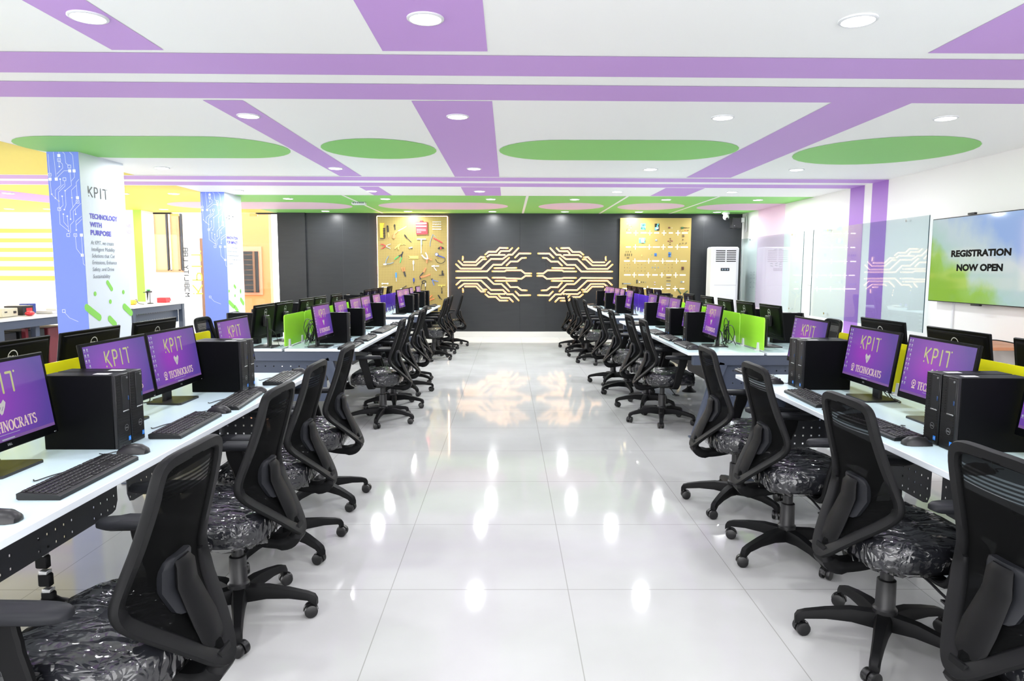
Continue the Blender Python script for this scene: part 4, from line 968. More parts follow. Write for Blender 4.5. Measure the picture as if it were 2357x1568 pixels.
for y, ds, ps in DASH:
    for a, b in ds:
        xa, z = E1(a, y); xb, _ = E1(b, y); MB().flat([(xa - ebx, z - ebz - .012), (xb - ebx, z - ebz - .012), (xb - ebx, z - ebz + .012), (xa - ebx, z - ebz + .012)], 0, ME).build('light_slot', led_slot, EB, False)
    for p in ps:
        x, z = E1(p, y); x -= ebx; z -= ebz
        q, w_, h_ = .007, .048, .052; MB().flat([(x - w_, z - q), (x - q, z - q), (x - q, z - h_), (x + q, z - h_), (x + q, z - q), (x + w_, z - q), (x + w_, z + q), (x + q, z + q), (x + q, z + h_), (x - q, z + h_), (x - q, z + q), (x - w_, z + q)], 0, ME).build('light_slot', led_slot, EB, False)

# circuit of light: brass plates on stand-offs over warm strips
TR = [([(410, 160), (560, 320), (650, 320), (790, 425), (1070, 425), (1150, 500), (1310, 660), (1800, 660), (1910, 555)], 1, 1), ([(560, 160), (630, 230), (740, 232), (830, 232), (880, 290)], 1, 0),
      ([(670, 160), (860, 155), (950, 250), (1130, 250), (1205, 315)], 1, 1), ([(740, 325), (1100, 325), (1160, 365)], 0, 0), ([(120, 290), (390, 290), (490, 390)], 1, 1), ([(230, 395), (330, 400), (430, 485), (600, 485), (695, 580)], 1, 1),
      ([(635, 395), (815, 565), (1015, 565), (1165, 725), (1905, 725)], 1, 1), ([(460, 640), (985, 648)], 1, 1), ([(100, 775), (250, 775), (345, 698), (700, 700), (740, 725), (1035, 725)], 1, 1), ([(100, 835), (240, 835), (335, 905), (700, 895), (740, 880), (1035, 880)], 1, 1),
      ([(450, 955), (965, 957)], 1, 1), ([(695, 1000), (600, 1110), (430, 1108), (330, 1185), (205, 1190)], 1, 1), ([(635, 1210), (815, 1035), (1000, 1035), (1165, 880), (1905, 885)], 1, 1),
      ([(400, 1435), (545, 1285), (680, 1285), (780, 1180), (1070, 1180), (1310, 950), (1800, 950), (1905, 1050)], 1, 1), ([(120, 1305), (390, 1310), (480, 1215)], 1, 1), ([(1215, 380), (1320, 375), (1440, 500), (1720, 500)], 1, 0),
      ([(1190, 430), (1270, 430), (1430, 575), (1750, 575), (1850, 475)], 1, 1), ([(1745, 370), (1750, 450)], 1, 1), ([(1180, 1170), (1270, 1170), (1400, 1030), (1720, 1030), (1850, 1130)], 1, 1), ([(1210, 1220), (1310, 1220), (1430, 1095), (1700, 1095)], 1, 0),
      ([(740, 1278), (1085, 1278), (1145, 1232)], 0, 0), ([(540, 1465), (630, 1375), (830, 1372), (885, 1315)], 1, 1), ([(670, 1440), (860, 1440), (950, 1350), (1130, 1350), (1205, 1285)], 1, 1), ([(1750, 1150), (1745, 1230)], 1, 1)]
order = sorted(range(len(TR)), key=lambda i: sum(p[1] for p in TR[i][0]) / len(TR[i][0]))
NUM = ORD + ['thirteenth', 'fourteenth', 'fifteenth', 'sixteenth', 'seventeenth', 'eighteenth', 'nineteenth', 'twentieth', 'twenty-first', 'twenty-second', 'twenty-third', 'twenty-fourth']
for side in (1, -1):
    for rank, i in enumerate(order):
        pts, da, db = TR[i]; P = []
        for cx, cy in pts:
            px = 1225 + cx * 0.09565; py = 555 + cy * 0.09565
            if side < 0: px = 2455.2 - px
            P.append(bp(px, py, 14.56))
        x0 = sum(p[0] for p in P) / len(P); z0 = sum(p[1] for p in P) / len(P); Q = [(p[0] - x0, p[1] - z0) for p in P]
        t = thing('light_trace', f"glowing brass circuit trace, {'right' if side > 0 else 'left'} half of the wall circuit, {NUM[rank]} from the top", 'wall light', (x0, 14.56, z0), 0, 'glowing brass circuit traces')
        pl = MB(); M = plane_xz(0.0)
        pl.stroke(Q, 0.0185, 0, M, -0.006)
        if da: pl.disc(Q[0], 0.019, 0, M, 14, -0.007, 0.0006)
        if db: pl.disc(Q[-1], 0.019, 0, M, 14, -0.007, 0.0006)
        pl.build('brass_plate', brass, t, False)
        ls = MB(); ls.stroke(Q, 0.029, 0, plane_xz(0.026), -0.012); ls.build('light_strip', led_warm, t, False)

# hand tools hung on the gold board. u, v: metres right of and above the board's lower-left in the photograph's crop
TB = lambda cx, cy: bp(860 + cx * 180 / 1344, 490 + cy * 210 / 1568, 14.5)
YT = BYT + 0.001
def tool(name, label, cat, cx, cy, build, group=None):
    x, z = TB(cx, cy)
    t = thing(name, label, cat, (x, YT, z), 0, group or 'tools hung on the gold tool board')
    f = lambda a, b: (TB(a, b)[0] - x, TB(a, b)[1] - z)
    build(t, f); return t
MT = plane_xz(0.0)
def spline2(p): return [(v.x, v.y) for v in spline([(a, b, 0) for a, b in p], 5)]
def seg(t, nm, m, f, pts, w, h=0.014, r=True): return MB().stroke([f(*p) for p in pts], w, 0, MT, h, round_=r).build(nm, m, t)
def two(nmA, mA, A, wA, nmB, mB, B, wB, hB=0.012):
    def b(t, f):
        for q in A: seg(t, nmA, mA, f, q, wA, .02)
        for q in B: seg(t, nmB, mB, f, q, wB, hB)
    return b
def drill_kit(t, f):
    MB().prism([f(105, 175), f(185, 175), f(165, 215), f(165, 430), f(110, 430)][::-1], .03, 0, MT).build('holder', yellow_pl, t)
    for k in range(6): seg(t, 'bit', black_pl, f, [(165, 270 + k * 28), (188, 270 + k * 28)], .022, .035)
    seg(t, 'base_clip', black_pl, f, [(110, 435), (185, 435)], .012, .035)
tool('bit_holder', 'tall yellow holder of black bits, top left of the tool board', 'bit holder', 145, 300, drill_kit)
tool('ratchet_screwdriver', 'black and brass ratchet driver beside the yellow bit holder', 'screwdriver', 240, 310, two('head', black_pl, [[(235, 225), (238, 245)], [(240, 265), (242, 320)]], .03, 'shank', brass, [[(243, 330), (246, 415)], [(258, 370), (262, 405)]], .012))
tool('socket_bit', 'short black socket bit above the pruning saw', 'socket bit', 358, 245, two('socket', black_pl, [[(357, 205), (358, 225)]], .024, 'shank', black_pl, [[(359, 235), (362, 285)]], .016))
def saw(t, f):
    MB().prism([f(385, 315), f(560, 222), f(545, 245), f(405, 325)], .006, 0, MT).build('blade', steel, t)
    MB().stroke([f(400, 315), f(350, 360), f(345, 425)], .042, 0, MT, .022).build('handle', orange_pl, t); seg(t, 'hook', orange_pl, f, [(330, 370), (322, 425)], .012, .02)
tool('pruning_saw', 'pruning saw with salmon orange handle and grey blade', 'saw', 400, 330, saw)
def kit(t, f):
    MB().prism([f(715, 155), f(912, 155), f(918, 362), f(725, 370)][::-1], .035, 0, MT).build('case', red_pl, t)
    MB().prism([f(790, 130), f(835, 130), f(840, 155), f(785, 155)][::-1], .03, 0, MT).build('hanger', red_pl, t)
    for y, a, b, w in ((180, 725, 900, .030), (228, 725, 900, .026)): MB().stroke([f(a, y), f(b, y)], w, 0, plane_xz(-.036), .004, round_=False).build('bit_row', white_st, t)
    for y, b in ((280, 890), (305, 890), (330, 810)): MB().stroke([f(735, y), f(b, y)], .010, 0, plane_xz(-.036), .003, round_=False).build('print_line', mat('pale_print', (0.8, 0.45, 0.45), .5), t)
tool('red_bit_case', 'red case of white bits at the top of the tool board', 'tool case', 815, 250, kit)
for k, y in enumerate((153, 193, 235, 278)):
    tool('combination_spanner', f"thin silver spanner at the top right of the tool board, {ORD[k]} down", 'spanner', 1075, y, two('jaw', chrome, [[(1010, y), (1014, y)], [(1142, y), (1146, y)]], .018, 'shank', chrome, [[(1010, y), (1146, y)]], .009, .010), 'silver spanners at the top right')
tool('chisel', 'slim chisel with black handle left of the T-handle key', 'chisel', 575, 440, two('handle', black_pl, [[(525, 378), (560, 425)]], .022, 'blade', dark_panel, [[(565, 430), (635, 500)]], .011))
def tkey(t, f):
    seg(t, 'cross_bar', white_pl, f, [(740, 450), (882, 450)], .018, .02); seg(t, 'grip', cyan_m, f, [(808, 460), (808, 540)], .026, .02); seg(t, 'shaft', white_pl, f, [(806, 540), (804, 690)], .012)
tool('t_handle_wrench', 'pale T-handle wrench in the middle of the tool board', 'wrench', 808, 540, tkey)
tool('caulking_arm', 'red lever tool with long bent grey wire arm', 'hand tool', 1060, 450, two('handle', red_pl, [[(1020, 435), (1085, 465), (1160, 508)]], .022, 'wire_arm', greyblue, [[(1065, 420), (1003, 368), (958, 500), (955, 570)]], .009))
tool('long_nose_pliers', 'pliers with red and black handles at the left of the tool board', 'pliers', 200, 575, two('handle', red_pl, [[(190, 578), (160, 598), (128, 612)], [(190, 568), (160, 545), (120, 538)]], .016, 'jaw', steel, [[(190, 578), (235, 550), (280, 535)], [(190, 568), (235, 590), (275, 608)]], .011))
tool('spring_clamp', 'yellow plastic clamp with curved tail beside the pliers', 'clamp', 430, 570, two('body', yellow2, [[(362, 608), (420, 550), (455, 535)], [(418, 622), (412, 590), (440, 550)]], .022, 'tail', yellow2, [[(470, 545), (510, 535), (540, 545)]], .010))
tool('small_cutter', 'small grey pipe cutter below the chisel', 'cutter', 620, 597, two('body', steel, [[(600, 600), (648, 590)]], .022, 'jaw', dark_panel, [[(585, 600), (615, 605), (648, 612)]], .010))
tool('tape_measure', 'red and black tape measure at the right edge of the tool board', 'tape measure', 1142, 595, two('case', black_pl, [[(1105, 610), (1140, 585), (1180, 605)]], .036, 'side_plate', red_pl, [[(1140, 590), (1142, 612)]], .030, .03))
tool('crimping_pliers', 'green-handled crimping pliers on the tool board', 'pliers', 430, 750, two('handle', green_pl, [[(415, 745), (350, 795)], [(465, 770), (440, 850)]], .020, 'jaw', dark_panel, [[(410, 745), (470, 715), (488, 672)], [(465, 768), (470, 720)]], .024))
tool('adjustable_wrench', 'grey-blue tool opened in a V at the left of the board', 'wrench', 225, 830, two('handle', greyblue, [[(185, 880), (205, 810), (240, 745)], [(185, 880), (260, 875), (325, 852)]], .013, 'head', steel, [[(165, 885), (195, 885)]], .032, .025))
def gaugeblk(t, f):
    MB().prism([f(585, 740), f(752, 738), f(754, 785), f(585, 785), f(610, 765)][::-1], .012, 0, MT).build('body', yellow2, t); MB().disc(f(712, 762), .015, 0, plane_xz(-.0125), 14, .003).build('wheel', brass, t)
tool('cable_gauge', 'flat yellow notched plastic tool in the middle of the board', 'gauge', 670, 762, gaugeblk)
def clampw(t, f):
    seg(t, 'jaw', white_pl, f, [(815, 725), (860, 775), (895, 790)], .024, .03); seg(t, 'jaw', white_pl, f, [(880, 685), (905, 735), (915, 790)], .022, .03); seg(t, 'grip', orange_pl, f, [(900, 800), (898, 855)], .024, .024); seg(t, 'grip', orange_pl, f, [(930, 785), (975, 805)], .022, .024)
tool('locking_pliers', 'white locking pliers with salmon orange grips', 'pliers', 890, 770, clampw)
def gauge(t, f):
    MB().disc(f(1068, 712), .034, 0, MT, 22, .03).build('dial_case', navy_pl, t); MB().disc(f(1068, 712), .025, 0, plane_xz(-.0305), 22, .002).build('dial', white_st, t)
    seg(t, 'grip', navy_pl, f, [(1095, 735), (1150, 750), (1195, 768)], .022, .02)
    MB().tube([(f(*p)[0], -.012, f(*p)[1]) for p in spline2([(1210, 775), (1205, 830), (1150, 865), (1085, 850), (1045, 795)])], .006).build('hose', black_cable, t)
tool('pressure_gauge', 'tyre pressure gauge with white dial and black hose', 'gauge', 1120, 770, gauge)
tool('test_screwdriver', 'pale test screwdriver hanging in the middle of the board', 'screwdriver', 667, 900, two('handle', mat('ice_plastic', (.62, .75, .82), .3), [[(668, 830), (668, 875)]], .030, 'shank', white_pl, [[(668, 880), (668, 990)]], .010))
tool('wire_stripper', 'small silver wire stripper at the right of the tool board', 'stripper', 1045, 935, two('handle', chrome, [[(1020, 935), (1060, 990)], [(1030, 915), (1105, 912)]], .012, 'head', chrome, [[(990, 915), (1025, 910)]], .026, .016))
tool('snips', 'snips with two orange handles pointing up', 'snips', 505, 1015, two('handle', orange_pl, [[(468, 945), (490, 1005)], [(510, 940), (515, 1000)]], .018, 'jaw', dark_panel, [[(495, 1010), (520, 1095)], [(515, 1010), (532, 1095)]], .016))
tool('blue_screwdriver', 'screwdriver with light blue handle at the lower left', 'screwdriver', 367, 1100, two('handle', blue_pl, [[(367, 1040), (367, 1105)]], .032, 'shank', steel, [[(368, 1120), (370, 1180)]], .010))
tool('navy_screwdriver', 'short screwdriver with dark blue handle', 'screwdriver', 670, 1165, two('handle', navy_pl, [[(670, 1135), (670, 1175)]], .034, 'shank', dark_panel, [[(670, 1185), (670, 1215)]], .014))
tool('pipe_shears', 'orange pipe shears opened wide', 'shears', 850, 1050, two('handle', orange_pl, [[(875, 955), (840, 1020)], [(775, 1110), (850, 1095), (945, 1062)]], .028, 'blade', dark_panel, [[(835, 1025), (785, 1080)], [(775, 1100), (785, 1140)]], .020, .022))
tool('nail_puller', 'small black clamp at the right edge, below the wire stripper', 'clamp', 1155, 1045, two('body', black_pl, [[(1162, 1000), (1160, 1070)]], .026, 'screw', dark_panel, [[(1110, 1072), (1185, 1068)], [(1180, 1045), (1188, 1075)]], .013, .018))
tool('blue_pliers', 'pliers with slate blue handles at the lower right', 'pliers', 1025, 1185, two('handle', mat('slate_blue_grip', (.12, .18, .42), .4), [[(990, 1155), (1085, 1182)], [(988, 1165), (1018, 1245)]], .018, 'jaw', dark_panel, [[(968, 1135), (1000, 1165)], [(990, 1132), (985, 1160)]], .014))
def strap(t, f):
    MB().tube([(f(*p)[0], -.012, f(*p)[1]) for p in spline2([(870, 1205), (830, 1215), (812, 1190), (835, 1168), (875, 1175), (875, 1200)])], .009).build('strap_loop', black_cable, t)
    MB().tube([(f(*p)[0], -.01, f(*p)[1]) for p in spline2([(815, 1215), (798, 1260), (795, 1325)])], .006).build('strap_tail', black_cable, t)
    seg(t, 'handle', white_pl, f, [(872, 1215), (870, 1260)], .02, .02); seg(t, 'tip', dark_panel, f, [(870, 1270), (868, 1330)], .010)
tool('strap_wrench', 'black strap wrench with white handle hanging low on the board', 'wrench', 845, 1230, strap)
def bit2(t, f):
    seg(t, 'cross_bar', yellow2, f, [(1090, 1247), (1210, 1247)], .014, .018); seg(t, 'stem', yellow2, f, [(1148, 1255), (1148, 1275)], .016); seg(t, 'shaft', black_pl, f, [(1150, 1285), (1150, 1340)], .010); seg(t, 'socket', black_pl, f, [(1152, 1355), (1152, 1385)], .020)
tool('t_handle_driver', 'yellow T-handle driver at the lower right of the tool board', 'driver', 1150, 1310, bit2)
for k, y in enumerate((1220, 1280)):
    tool('open_end_spanner', f"chrome open-end spanner at the lower left, {('upper', 'lower')[k]} one", 'spanner', 180, y, two('jaw', chrome, [[(130, y), (137, y)], [(222, y), (229, y)]], .030, 'shank', chrome, [[(132, y), (228, y)]], .013, .010), 'chrome open-end spanners')
tool('file', 'dark file lying slanted above the far monitors', 'file', 500, 1285, two('handle', dark_panel, [[(470, 1300), (540, 1260)]], .014, 'blade', steel, [[(380, 1345), (470, 1300)]], .012))
tool('orange_tongs', 'small orange tongs low on the board beside the computers', 'tongs', 965, 1475, two('handle', orange_pl, [[(925, 1480), (980, 1425)], [(930, 1512), (1015, 1480)]], .016, 'pivot', orange_pl, [[(925, 1482), (930, 1512)]], .018))
tool('dark_chisel', 'dark chisel low at the right of the tool board', 'chisel', 1110, 1455, two('handle', black_pl, [[(1092, 1425), (1118, 1470)]], .026, 'blade', dark_panel, [[(1120, 1472), (1150, 1498)]], .012))

# electronic parts on the right board
YE = BYT + 0.001
def part(name, label, cat, cx, cy, w, h, m, d=0.012, extra=None, group='electronic parts on the gold board'):
    x, z = E1(cx, cy); t = thing(name, label, cat, (x, YE, z), 0, group)
    wm, hm = w * 190 / 1419 * .00918, h * 210 / 1568 * .00905
    MB().box((0, -d / 2, 0), (wm, d, hm), min(.002, d / 4)).build('body', m, t, False)
    if extra: extra(t, wm, hm, d)
    return t
def chips(seed, ms, n, k=.3):
    def f(t, w, h, d):
        r = random.Random(seed)
        for i in range(n):
            a, b = w * r.uniform(.1, k), h * r.uniform(.08, k)
            MB().box((r.uniform(-.5, .5) * (w - a), -d - .004 - i * .0011, r.uniform(-.5, .5) * (h - b)), (a, .008, b)).build('chip', ms[i % len(ms)], t, False)
    return f
part('circuit_board', 'tall teal circuit board in the top row, left of the black one', 'circuit board', 500, 223, 82, 110, pcb_teal, .008, chips(1, [dark_panel, pcb_green, white_st], 8))
part('circuit_board', 'black and green circuit board in the top row', 'circuit board', 737, 232, 80, 118, black_pl, .01, chips(2, [pcb_teal, white_st, dark_panel], 7, .45))
part('circuit_board', 'wide white and green circuit board in the second row', 'circuit board', 487, 464, 110, 88, pcb_teal, .008, chips(3, [white_st, white_st, dark_panel], 8, .5))
part('circuit_board', 'small blue module in the third row, centre', 'circuit board', 724, 708, 44, 52, pcb_blue, .008, chips(4, [dark_panel, greyblue], 4))
part('circuit_board', 'tall blue module in the third row, right of the small one', 'circuit board', 968, 705, 48, 84, pcb_blue, .008, chips(5, [greyblue, dark_panel], 4))
part('relay', 'brown and dark component at the right of the fourth row', 'relay', 1196, 944, 40, 55, brown_chip, .02, chips(6, [dark_panel, brown_chip], 3))
part('buzzer', 'round dark red component in the top row', 'buzzer', 945, 242, 30, 26, brown_chip, .016)
part('led_lens', 'tiny white square beside the dark red component', 'lens', 993, 246, 10, 10, white_st, .01)
part('connector_strip', 'green-black row of connectors at the top right', 'connector', 1170, 245, 42, 32, mat('dark_green', (.03, .10, .03), .4), .02)
for k, x in enumerate((1205, 1228, 1250, 1275, 1292)): part('terminal', f'small black terminal at the top right, {ORD[k]} along', 'terminal', x, 244, 14 - k, 14 - 2 * k, black_pl, .014)
for k, (x, m_) in enumerate(((1165, yellow_pl), (1190, yellow2), (1217, orange_pl), (1240, orange_pl), (1272, brown_chip))): part('capacitor', f'small coloured capacitor under the connectors, {ORD[k]} along', 'capacitor', x, 288, 12, 14, m_, .012)
for k, (x, y, m_) in enumerate(((225, 180, 1), (262, 168, 1), (235, 210, 0), (268, 205, 1), (290, 248, 1), (230, 262, 0), (262, 285, 1), (300, 225, 0), (222, 285, 0))): part('wire_part', f'little bent grey part at the top left, {ORD[k]} one', 'electronic part', x, y, 14, 9 + 8 * m_, steel if m_ else brown_chip, .008)
part('sensor_dome', 'round white sensor with dark ring in the second row', 'sensor', 730, 456, 34, 34, greyblue, .01, lambda t, w, h, d: MB().ball((0, -d, 0), (w * .36, .012, w * .36)).build('dome', white_pl, t))
for k, (x, y) in enumerate(((970, 430), (972, 458), (968, 490), (968, 528))): part('diode', f'small dark part in a column of the second row, {ORD[k]} down', 'diode', x, y, 18, 16, brown_chip, .01)
for k, (x, y) in enumerate(((937, 474), (1000, 472))): part('diode', f"small red part {('left', 'right')[k]} of the dark column in the second row", 'diode', x, y, 22, 20, dark_red, .01)
for k, (x, y, w, h) in enumerate(((1192, 380, 30, 42), (1188, 448, 14, 24), (1190, 508, 14, 18), (1140, 520, 14, 22), (1247, 508, 10, 28))): part('switch', f'small brown switch at the right of the second row, {ORD[k]} from the top', 'switch', x, y, w, h, mat('dull_brown', (.14, .09, .04), .45), .014)
for k, (x, y, h) in enumerate(((216, 657, 24), (252, 656, 24), (295, 657, 24), (202, 711, 40), (236, 711, 40), (270, 711, 40), (312, 711, 40))): part('chip_strip', f'thin dark upright part at the left of the third row, {ORD[k]} one', 'electronic part', x, y, 8 if h < 30 else 13, h, mat('olive_dark', (.07, .06, .02), .5), .01)
part('chip_strip', 'short dark level part below the upright ones at the left', 'electronic part', 250, 762, 42, 11, black_pl, .01)
part('regulator', 'faint grey part standing in the third row', 'electronic part', 488, 722, 18, 36, brass, .01); part('green_diode', 'tiny green part left of the small blue module', 'diode', 657, 709, 9, 14, green_pl, .01)
for c, (x0, nm) in enumerate(((195, 'first'), (425, 'second'), (890, 'fourth'))):
    for a in range(3):
        for b in range(3):
            part('resistor', f"tiny part in the {nm} column of the fourth row, {('upper', 'middle', 'lower')[a]} {('left', 'centre', 'right')[b]} of its nine", 'resistor', x0 + b * (44 if c == 0 else 62), (878, 932, 990)[a], 6, 14, brown_chip if (a + b + c) % 3 else greyblue, .008)
for k, x in enumerate((674, 720, 776)): part('led_pair', f'grey light part in the middle of the fourth row, {ORD[k]} along', 'electronic part', x, 930, 14, 24, greyblue, .01)
for k, y in enumerate((882, 972)): part('white_led', f"tiny white light {('above', 'below')[k]} the grey parts in the fourth row", 'electronic part', 722, y, 9, 12, white_st, .01)
for k, (y, m_) in enumerate(((1103, brown_chip), (1160, dark_panel), (1214, greyblue), (1240, white_st))): part('pin_header', f'slim level strip in the lowest row, {ORD[k]} down', 'pin header', 958, y, 74, 9 if k < 3 else 13, m_, .01)
part('motor', 'upright dark cylinder in the lowest row', 'motor', 412, 1175, 18, 62, dark_panel, .03)
for k, (x, m_) in enumerate(((455, white_st), (492, dark_panel), (525, dark_panel), (560, greyblue))): part('knob', f'little part to the right of the dark cylinder, {ORD[k]} along', 'electronic part', x, 1186, 16 - 2 * k, 22 - 3 * k, m_, .014)
for k, x in enumerate((168, 195, 222, 248, 272, 296)): part('screw_terminal', f'grey terminal at the left of the lowest row, {ORD[k]} along', 'terminal', x, 1213, 18, 24 - 2 * k, greyblue if k else dark_panel, .012)
for k, y in enumerate((1188, 1228)): part('glass_fuse', f"pale part in the middle of the lowest row, {('upper', 'lower')[k]} one", 'fuse', 722, y, 26, 14, mat('mauve_part', (.5, .42, .5), .4), .01)
for k, x in enumerate((1182, 1217)): part('round_magnet', f"round {('grey', 'white')[k]} part at the right end of the lowest row", 'electronic part', x, 1180, 24, 24, (greyblue, white_st)[k], .01)
# propeller on a bent stem, in front of the lower right of the board
pr = thing('propeller', 'green two-bladed propeller crossed like an X on the gold board', 'propeller', (E1(1190, 1400)[0], YE - .022, E1(1190, 1400)[1]))
for (a, b), (c, d) in (((-70, -90), (-12, -8)), ((95, -60), (12, 8))):
    k1, k2 = 190 / 1419 * .00918, -210 / 1568 * .00905
    MB().stroke([(a * k1, b * k2), (c * k1, d * k2)], .026, 0, plane_xz(0), .006).build('blade', mat('propeller_green', (.05, .09, .03), .4), pr)
MB().cyl((0, -.012, 0), (0, .019, 0), .02, n=14).build('hub', brass, pr)
MB().tube(spline([(-.05, 0, -.02), (.0, -.02, -.045), (.03, -.02, -.12), (.032, 0, -.30)], 5), .006).build('yellow_wire', yellow2, pr)

# ---------------------------------------------------------------- right wall: glass boards, television, air conditioner, camera, speaker
def glass_board(label, y0, y1, marks):
    t = thing('glass_writing_board', label, 'glass board', (WX - 0.045, (y0 + y1) / 2, 1.40))
    w = y1 - y0
    MB().box((0, 0, 0), (0.008, w, 1.38)).build('glass_pane', board_glass, t, False)
    e = MB()
    for y in (-w / 2, w / 2): e.box((0, y, 0), (0.0085, 0.005, 1.38))
    e.build('pane_edge', mat('glass_edge_dark', (0.03, 0.08, 0.10), 0.2), t, False)
    for y in (-w / 2 + .45, w / 2 - .52):
        for z in (-0.62, 0.655): MB().cyl((-.012, y, z), (.043, y, z), .013, n=14).cyl((-.016, y, z), (-.010, y, z), .018, n=14).build('standoff', chrome, t)
    if marks: marks(t, w)
    return t
def scribbles(t, w):
    r = random.Random(5); m = MB(); M = plane_yz_neg(-0.0048)
    def words(u, v, n, l):
        for k in range(n):
            q = u; pts = []
            for j in range(7): pts.append((q, v + r.uniform(-.012, .012))); q += l / 7
            m.stroke(pts, .006, 0, M, round_=False); u += l * 1.5
    for u, v in ((.10, .16), (.10, .12), (.33, .17), (.33, .13), (.52, .17), (.52, .14), (.52, .11)): words(u, v, 1, .14)
    for v in (.0, -.05, -.12, -.2, -.3): words(-.95, v, 2, .12)
    words(.25, .42, 2, .16)
    m.build('marker_writing', print_grey, t, False)
glass_board('farther glass writing board on the right wall, with faint marker notes', 11.42, 14.45, scribbles)
glass_board('nearer glass writing board on the right wall, over the purple bands', 8.03, 11.07, None)
tv = thing('television', 'large wall television reading REGISTRATION NOW OPEN', 'television', (4.86, 7.055, 1.562))
MB().box((.018, 0, 0), (.034, 1.65, .93), .004).build('frame', black_pl, tv)
sc = MB(); Mt = plane_yz_neg(-.0005)
sc.flat([(-.815, -.455), (.815, -.455), (.815, .455), (-.815, .455)], 0, Mt)
def tvt(s_, ya, yb, za, zb): sc.text(s_, .1, 1, Mt @ Matrix.Translation((-(ya - 7.055), za - 1.562, .001)), width=ya - yb, height=zb - za, bold=.0055)
tvt('REGISTRATION', 7.515, 6.615, 1.597, 1.672); tvt('NOW OPEN', 7.41, 6.713, 1.446, 1.522)
sc.build('screen', [tv_bg, tv_black], tv, False)
MB().box((0, .16, .478), (.03, .11, .022), .004).build('webcam_bar', black_pl, tv); MB().box((-.002, 0, -.472), (.03, .14, .018), .004).build('sensor_bump', black_pl, tv)
MB().box((.06, .2, 0), (.052, .5, .4)).build('wall_bracket', dark_panel, tv, False)
tag(MB().box((WX - 0.008, 7.56, 0.72), (0.016, 0.025, 0.85)).build('cable_conduit', white_pl, smooth=False), 'thin white cable duct running down the wall below the television', 'cable duct')
tag(MB().box((WX - .008, 11.24, 1.26), (.014, .15, .12), .003).build('switch_plate', white_pl), 'white switch plate on the wall between the two glass boards', 'switch')
def air_conditioner(label, loc, rz=0):
    t = thing('air_conditioner', label, 'air conditioner', loc, rz)
    b = MB(); b.box((0, .19, .955), (.56, .36, 1.91), .03); b.box((0, .0, .955), (.46, .04, 1.88), .012); b.build('cabinet', white_pl, t)
    v = MB()
    for k in range(6):
        for sx in (-1, 1): v.box((sx * .108, -.022, 1.62 + k * .042), (.19, .008, .020), .003)
    v.build('vent_slots', black_pl, t)
    MB().box((-.01, -.0215, 1.455), (.175, .006, .06), .002).build('display', black_pl, t)
    for x in (-.05, 0, .05): MB().box((x - .01, -.0255, 1.455), (.028, .002, .03)).build('display_digit', greyblue, t, False)
    MB().box((0, -.0205, 1.137), (.45, .004, .006)).build('seam', mat('seam_grey', (.3, .3, .32), .5), t, False)
    MB().box((0, .0, .02), (.5, .05, .04)).build('plinth', slate, t, False)
    return t
air_conditioner('white floor-standing air conditioner by the right end of the black wall', (4.395, 13.86, 0))
air_conditioner('white floor-standing air conditioner seen sideways behind the nearer pillar', (-7.92, 13.05, 0), R(52))
cm = thing('security_camera', 'white dome camera under the ceiling at the right end of the black wall', 'camera', (4.48, 14.2, ZC))
MB().lathe([(.075, 0), (.075, -.035), (.06, -.045)], n=20).build('mount', white_pl, cm)
MB().cyl((0, 0, -.045), (0, 0, -.09), .05, n=18).ball((0, -.01, -.10), .062).build('housing', white_pl, cm); MB().cyl((0, -.045, -.125), (0, -.078, -.14), .026, n=16).build('lens', black_pl, cm)
sp = thing('wall_speaker', 'black box loudspeaker in the corner beside the dome camera', 'loudspeaker', (4.70, 14.25, 2.41))
MB().box((0, 0, 0), (.19, .17, .22), .012).build('cabinet', black_pl, sp); MB().box((0, -.087, 0), (.165, .006, .19), .002).build('grille', dark_panel, sp); MB().box((.14, .02, .06), (.09, .05, .10), .005).build('bracket', steel, sp); MB().cyl((-.05, -.088, -.06), (-.05, -.093, -.06), .008, n=10).build('badge', silver, sp)
MB().box((.235, .06, -.02), (.025, .10, .32), .01).build('wall_plate', white_pl, sp)

# ---------------------------------------------------------------- lab corner at the left, side table at the right
def lab_bench(label, x0, x1, y0, y1, perf):
    t = thing('lab_bench', label, 'workbench', ((x0 + x1) / 2, (y0 + y1) / 2, 0)); w, l = x1 - x0, y1 - y0
    MB().box((0, 0, .835), (w, l, .03), .003).build('bench_top', white_pl, t)
    for sx in (-1, 1):
        for sy in (-1, 1): MB().box((sx * (w / 2 - .05), sy * (l / 2 - .05), .41), (.08, .08, .82), .004).build('leg', slate, t)
        MB().box((sx * (w / 2 - .05), 0, .77), (.06, l - .18, .10), .004).build('rail', slate, t)
    for sy in (-1, 1): MB().box((0, sy * (l / 2 - .05), .77), (w - .18, .06, .10), .004).build('rail', slate, t)
    if perf:
        p = MB().box(((l - .2) / 2, 0, .16), (l - .2, .004, .32)).build('perforated_panel', perf_slate, t, False); p.rotation_euler.z = R(90); p.location = (w / 2 - .09, -l / 2 + .1, .50)
        c = MB()
        for k in range(8): c.lathe([(.02, -.02), (.03, 0), (.02, .02)], (w / 2 - .2, .25, .10 + k * .075), 12)
        c.cyl((w / 2 - .2, .25, 0), (w / 2 - .2, .25, .72), .008); c.build('cable_chain', chair_pl, t)
    else:
        MB().box((w / 2 - .14, -.1, .41), (.07, .08, .62), .004).build('rail', slate, t)
        for k in range(3): MB().box((-.05, -l / 2 + .35 + k * .52, .36), (w - .34, .46, .60), .01).build('drawer_box', black_pl if k != 2 else dark_red, t)
        for k in range(2): MB().box((w / 2 - .195, -l / 2 + .14 + k * .55, .36), (.05, .05, .66)).build('red_upright', dark_red, t)
    return t
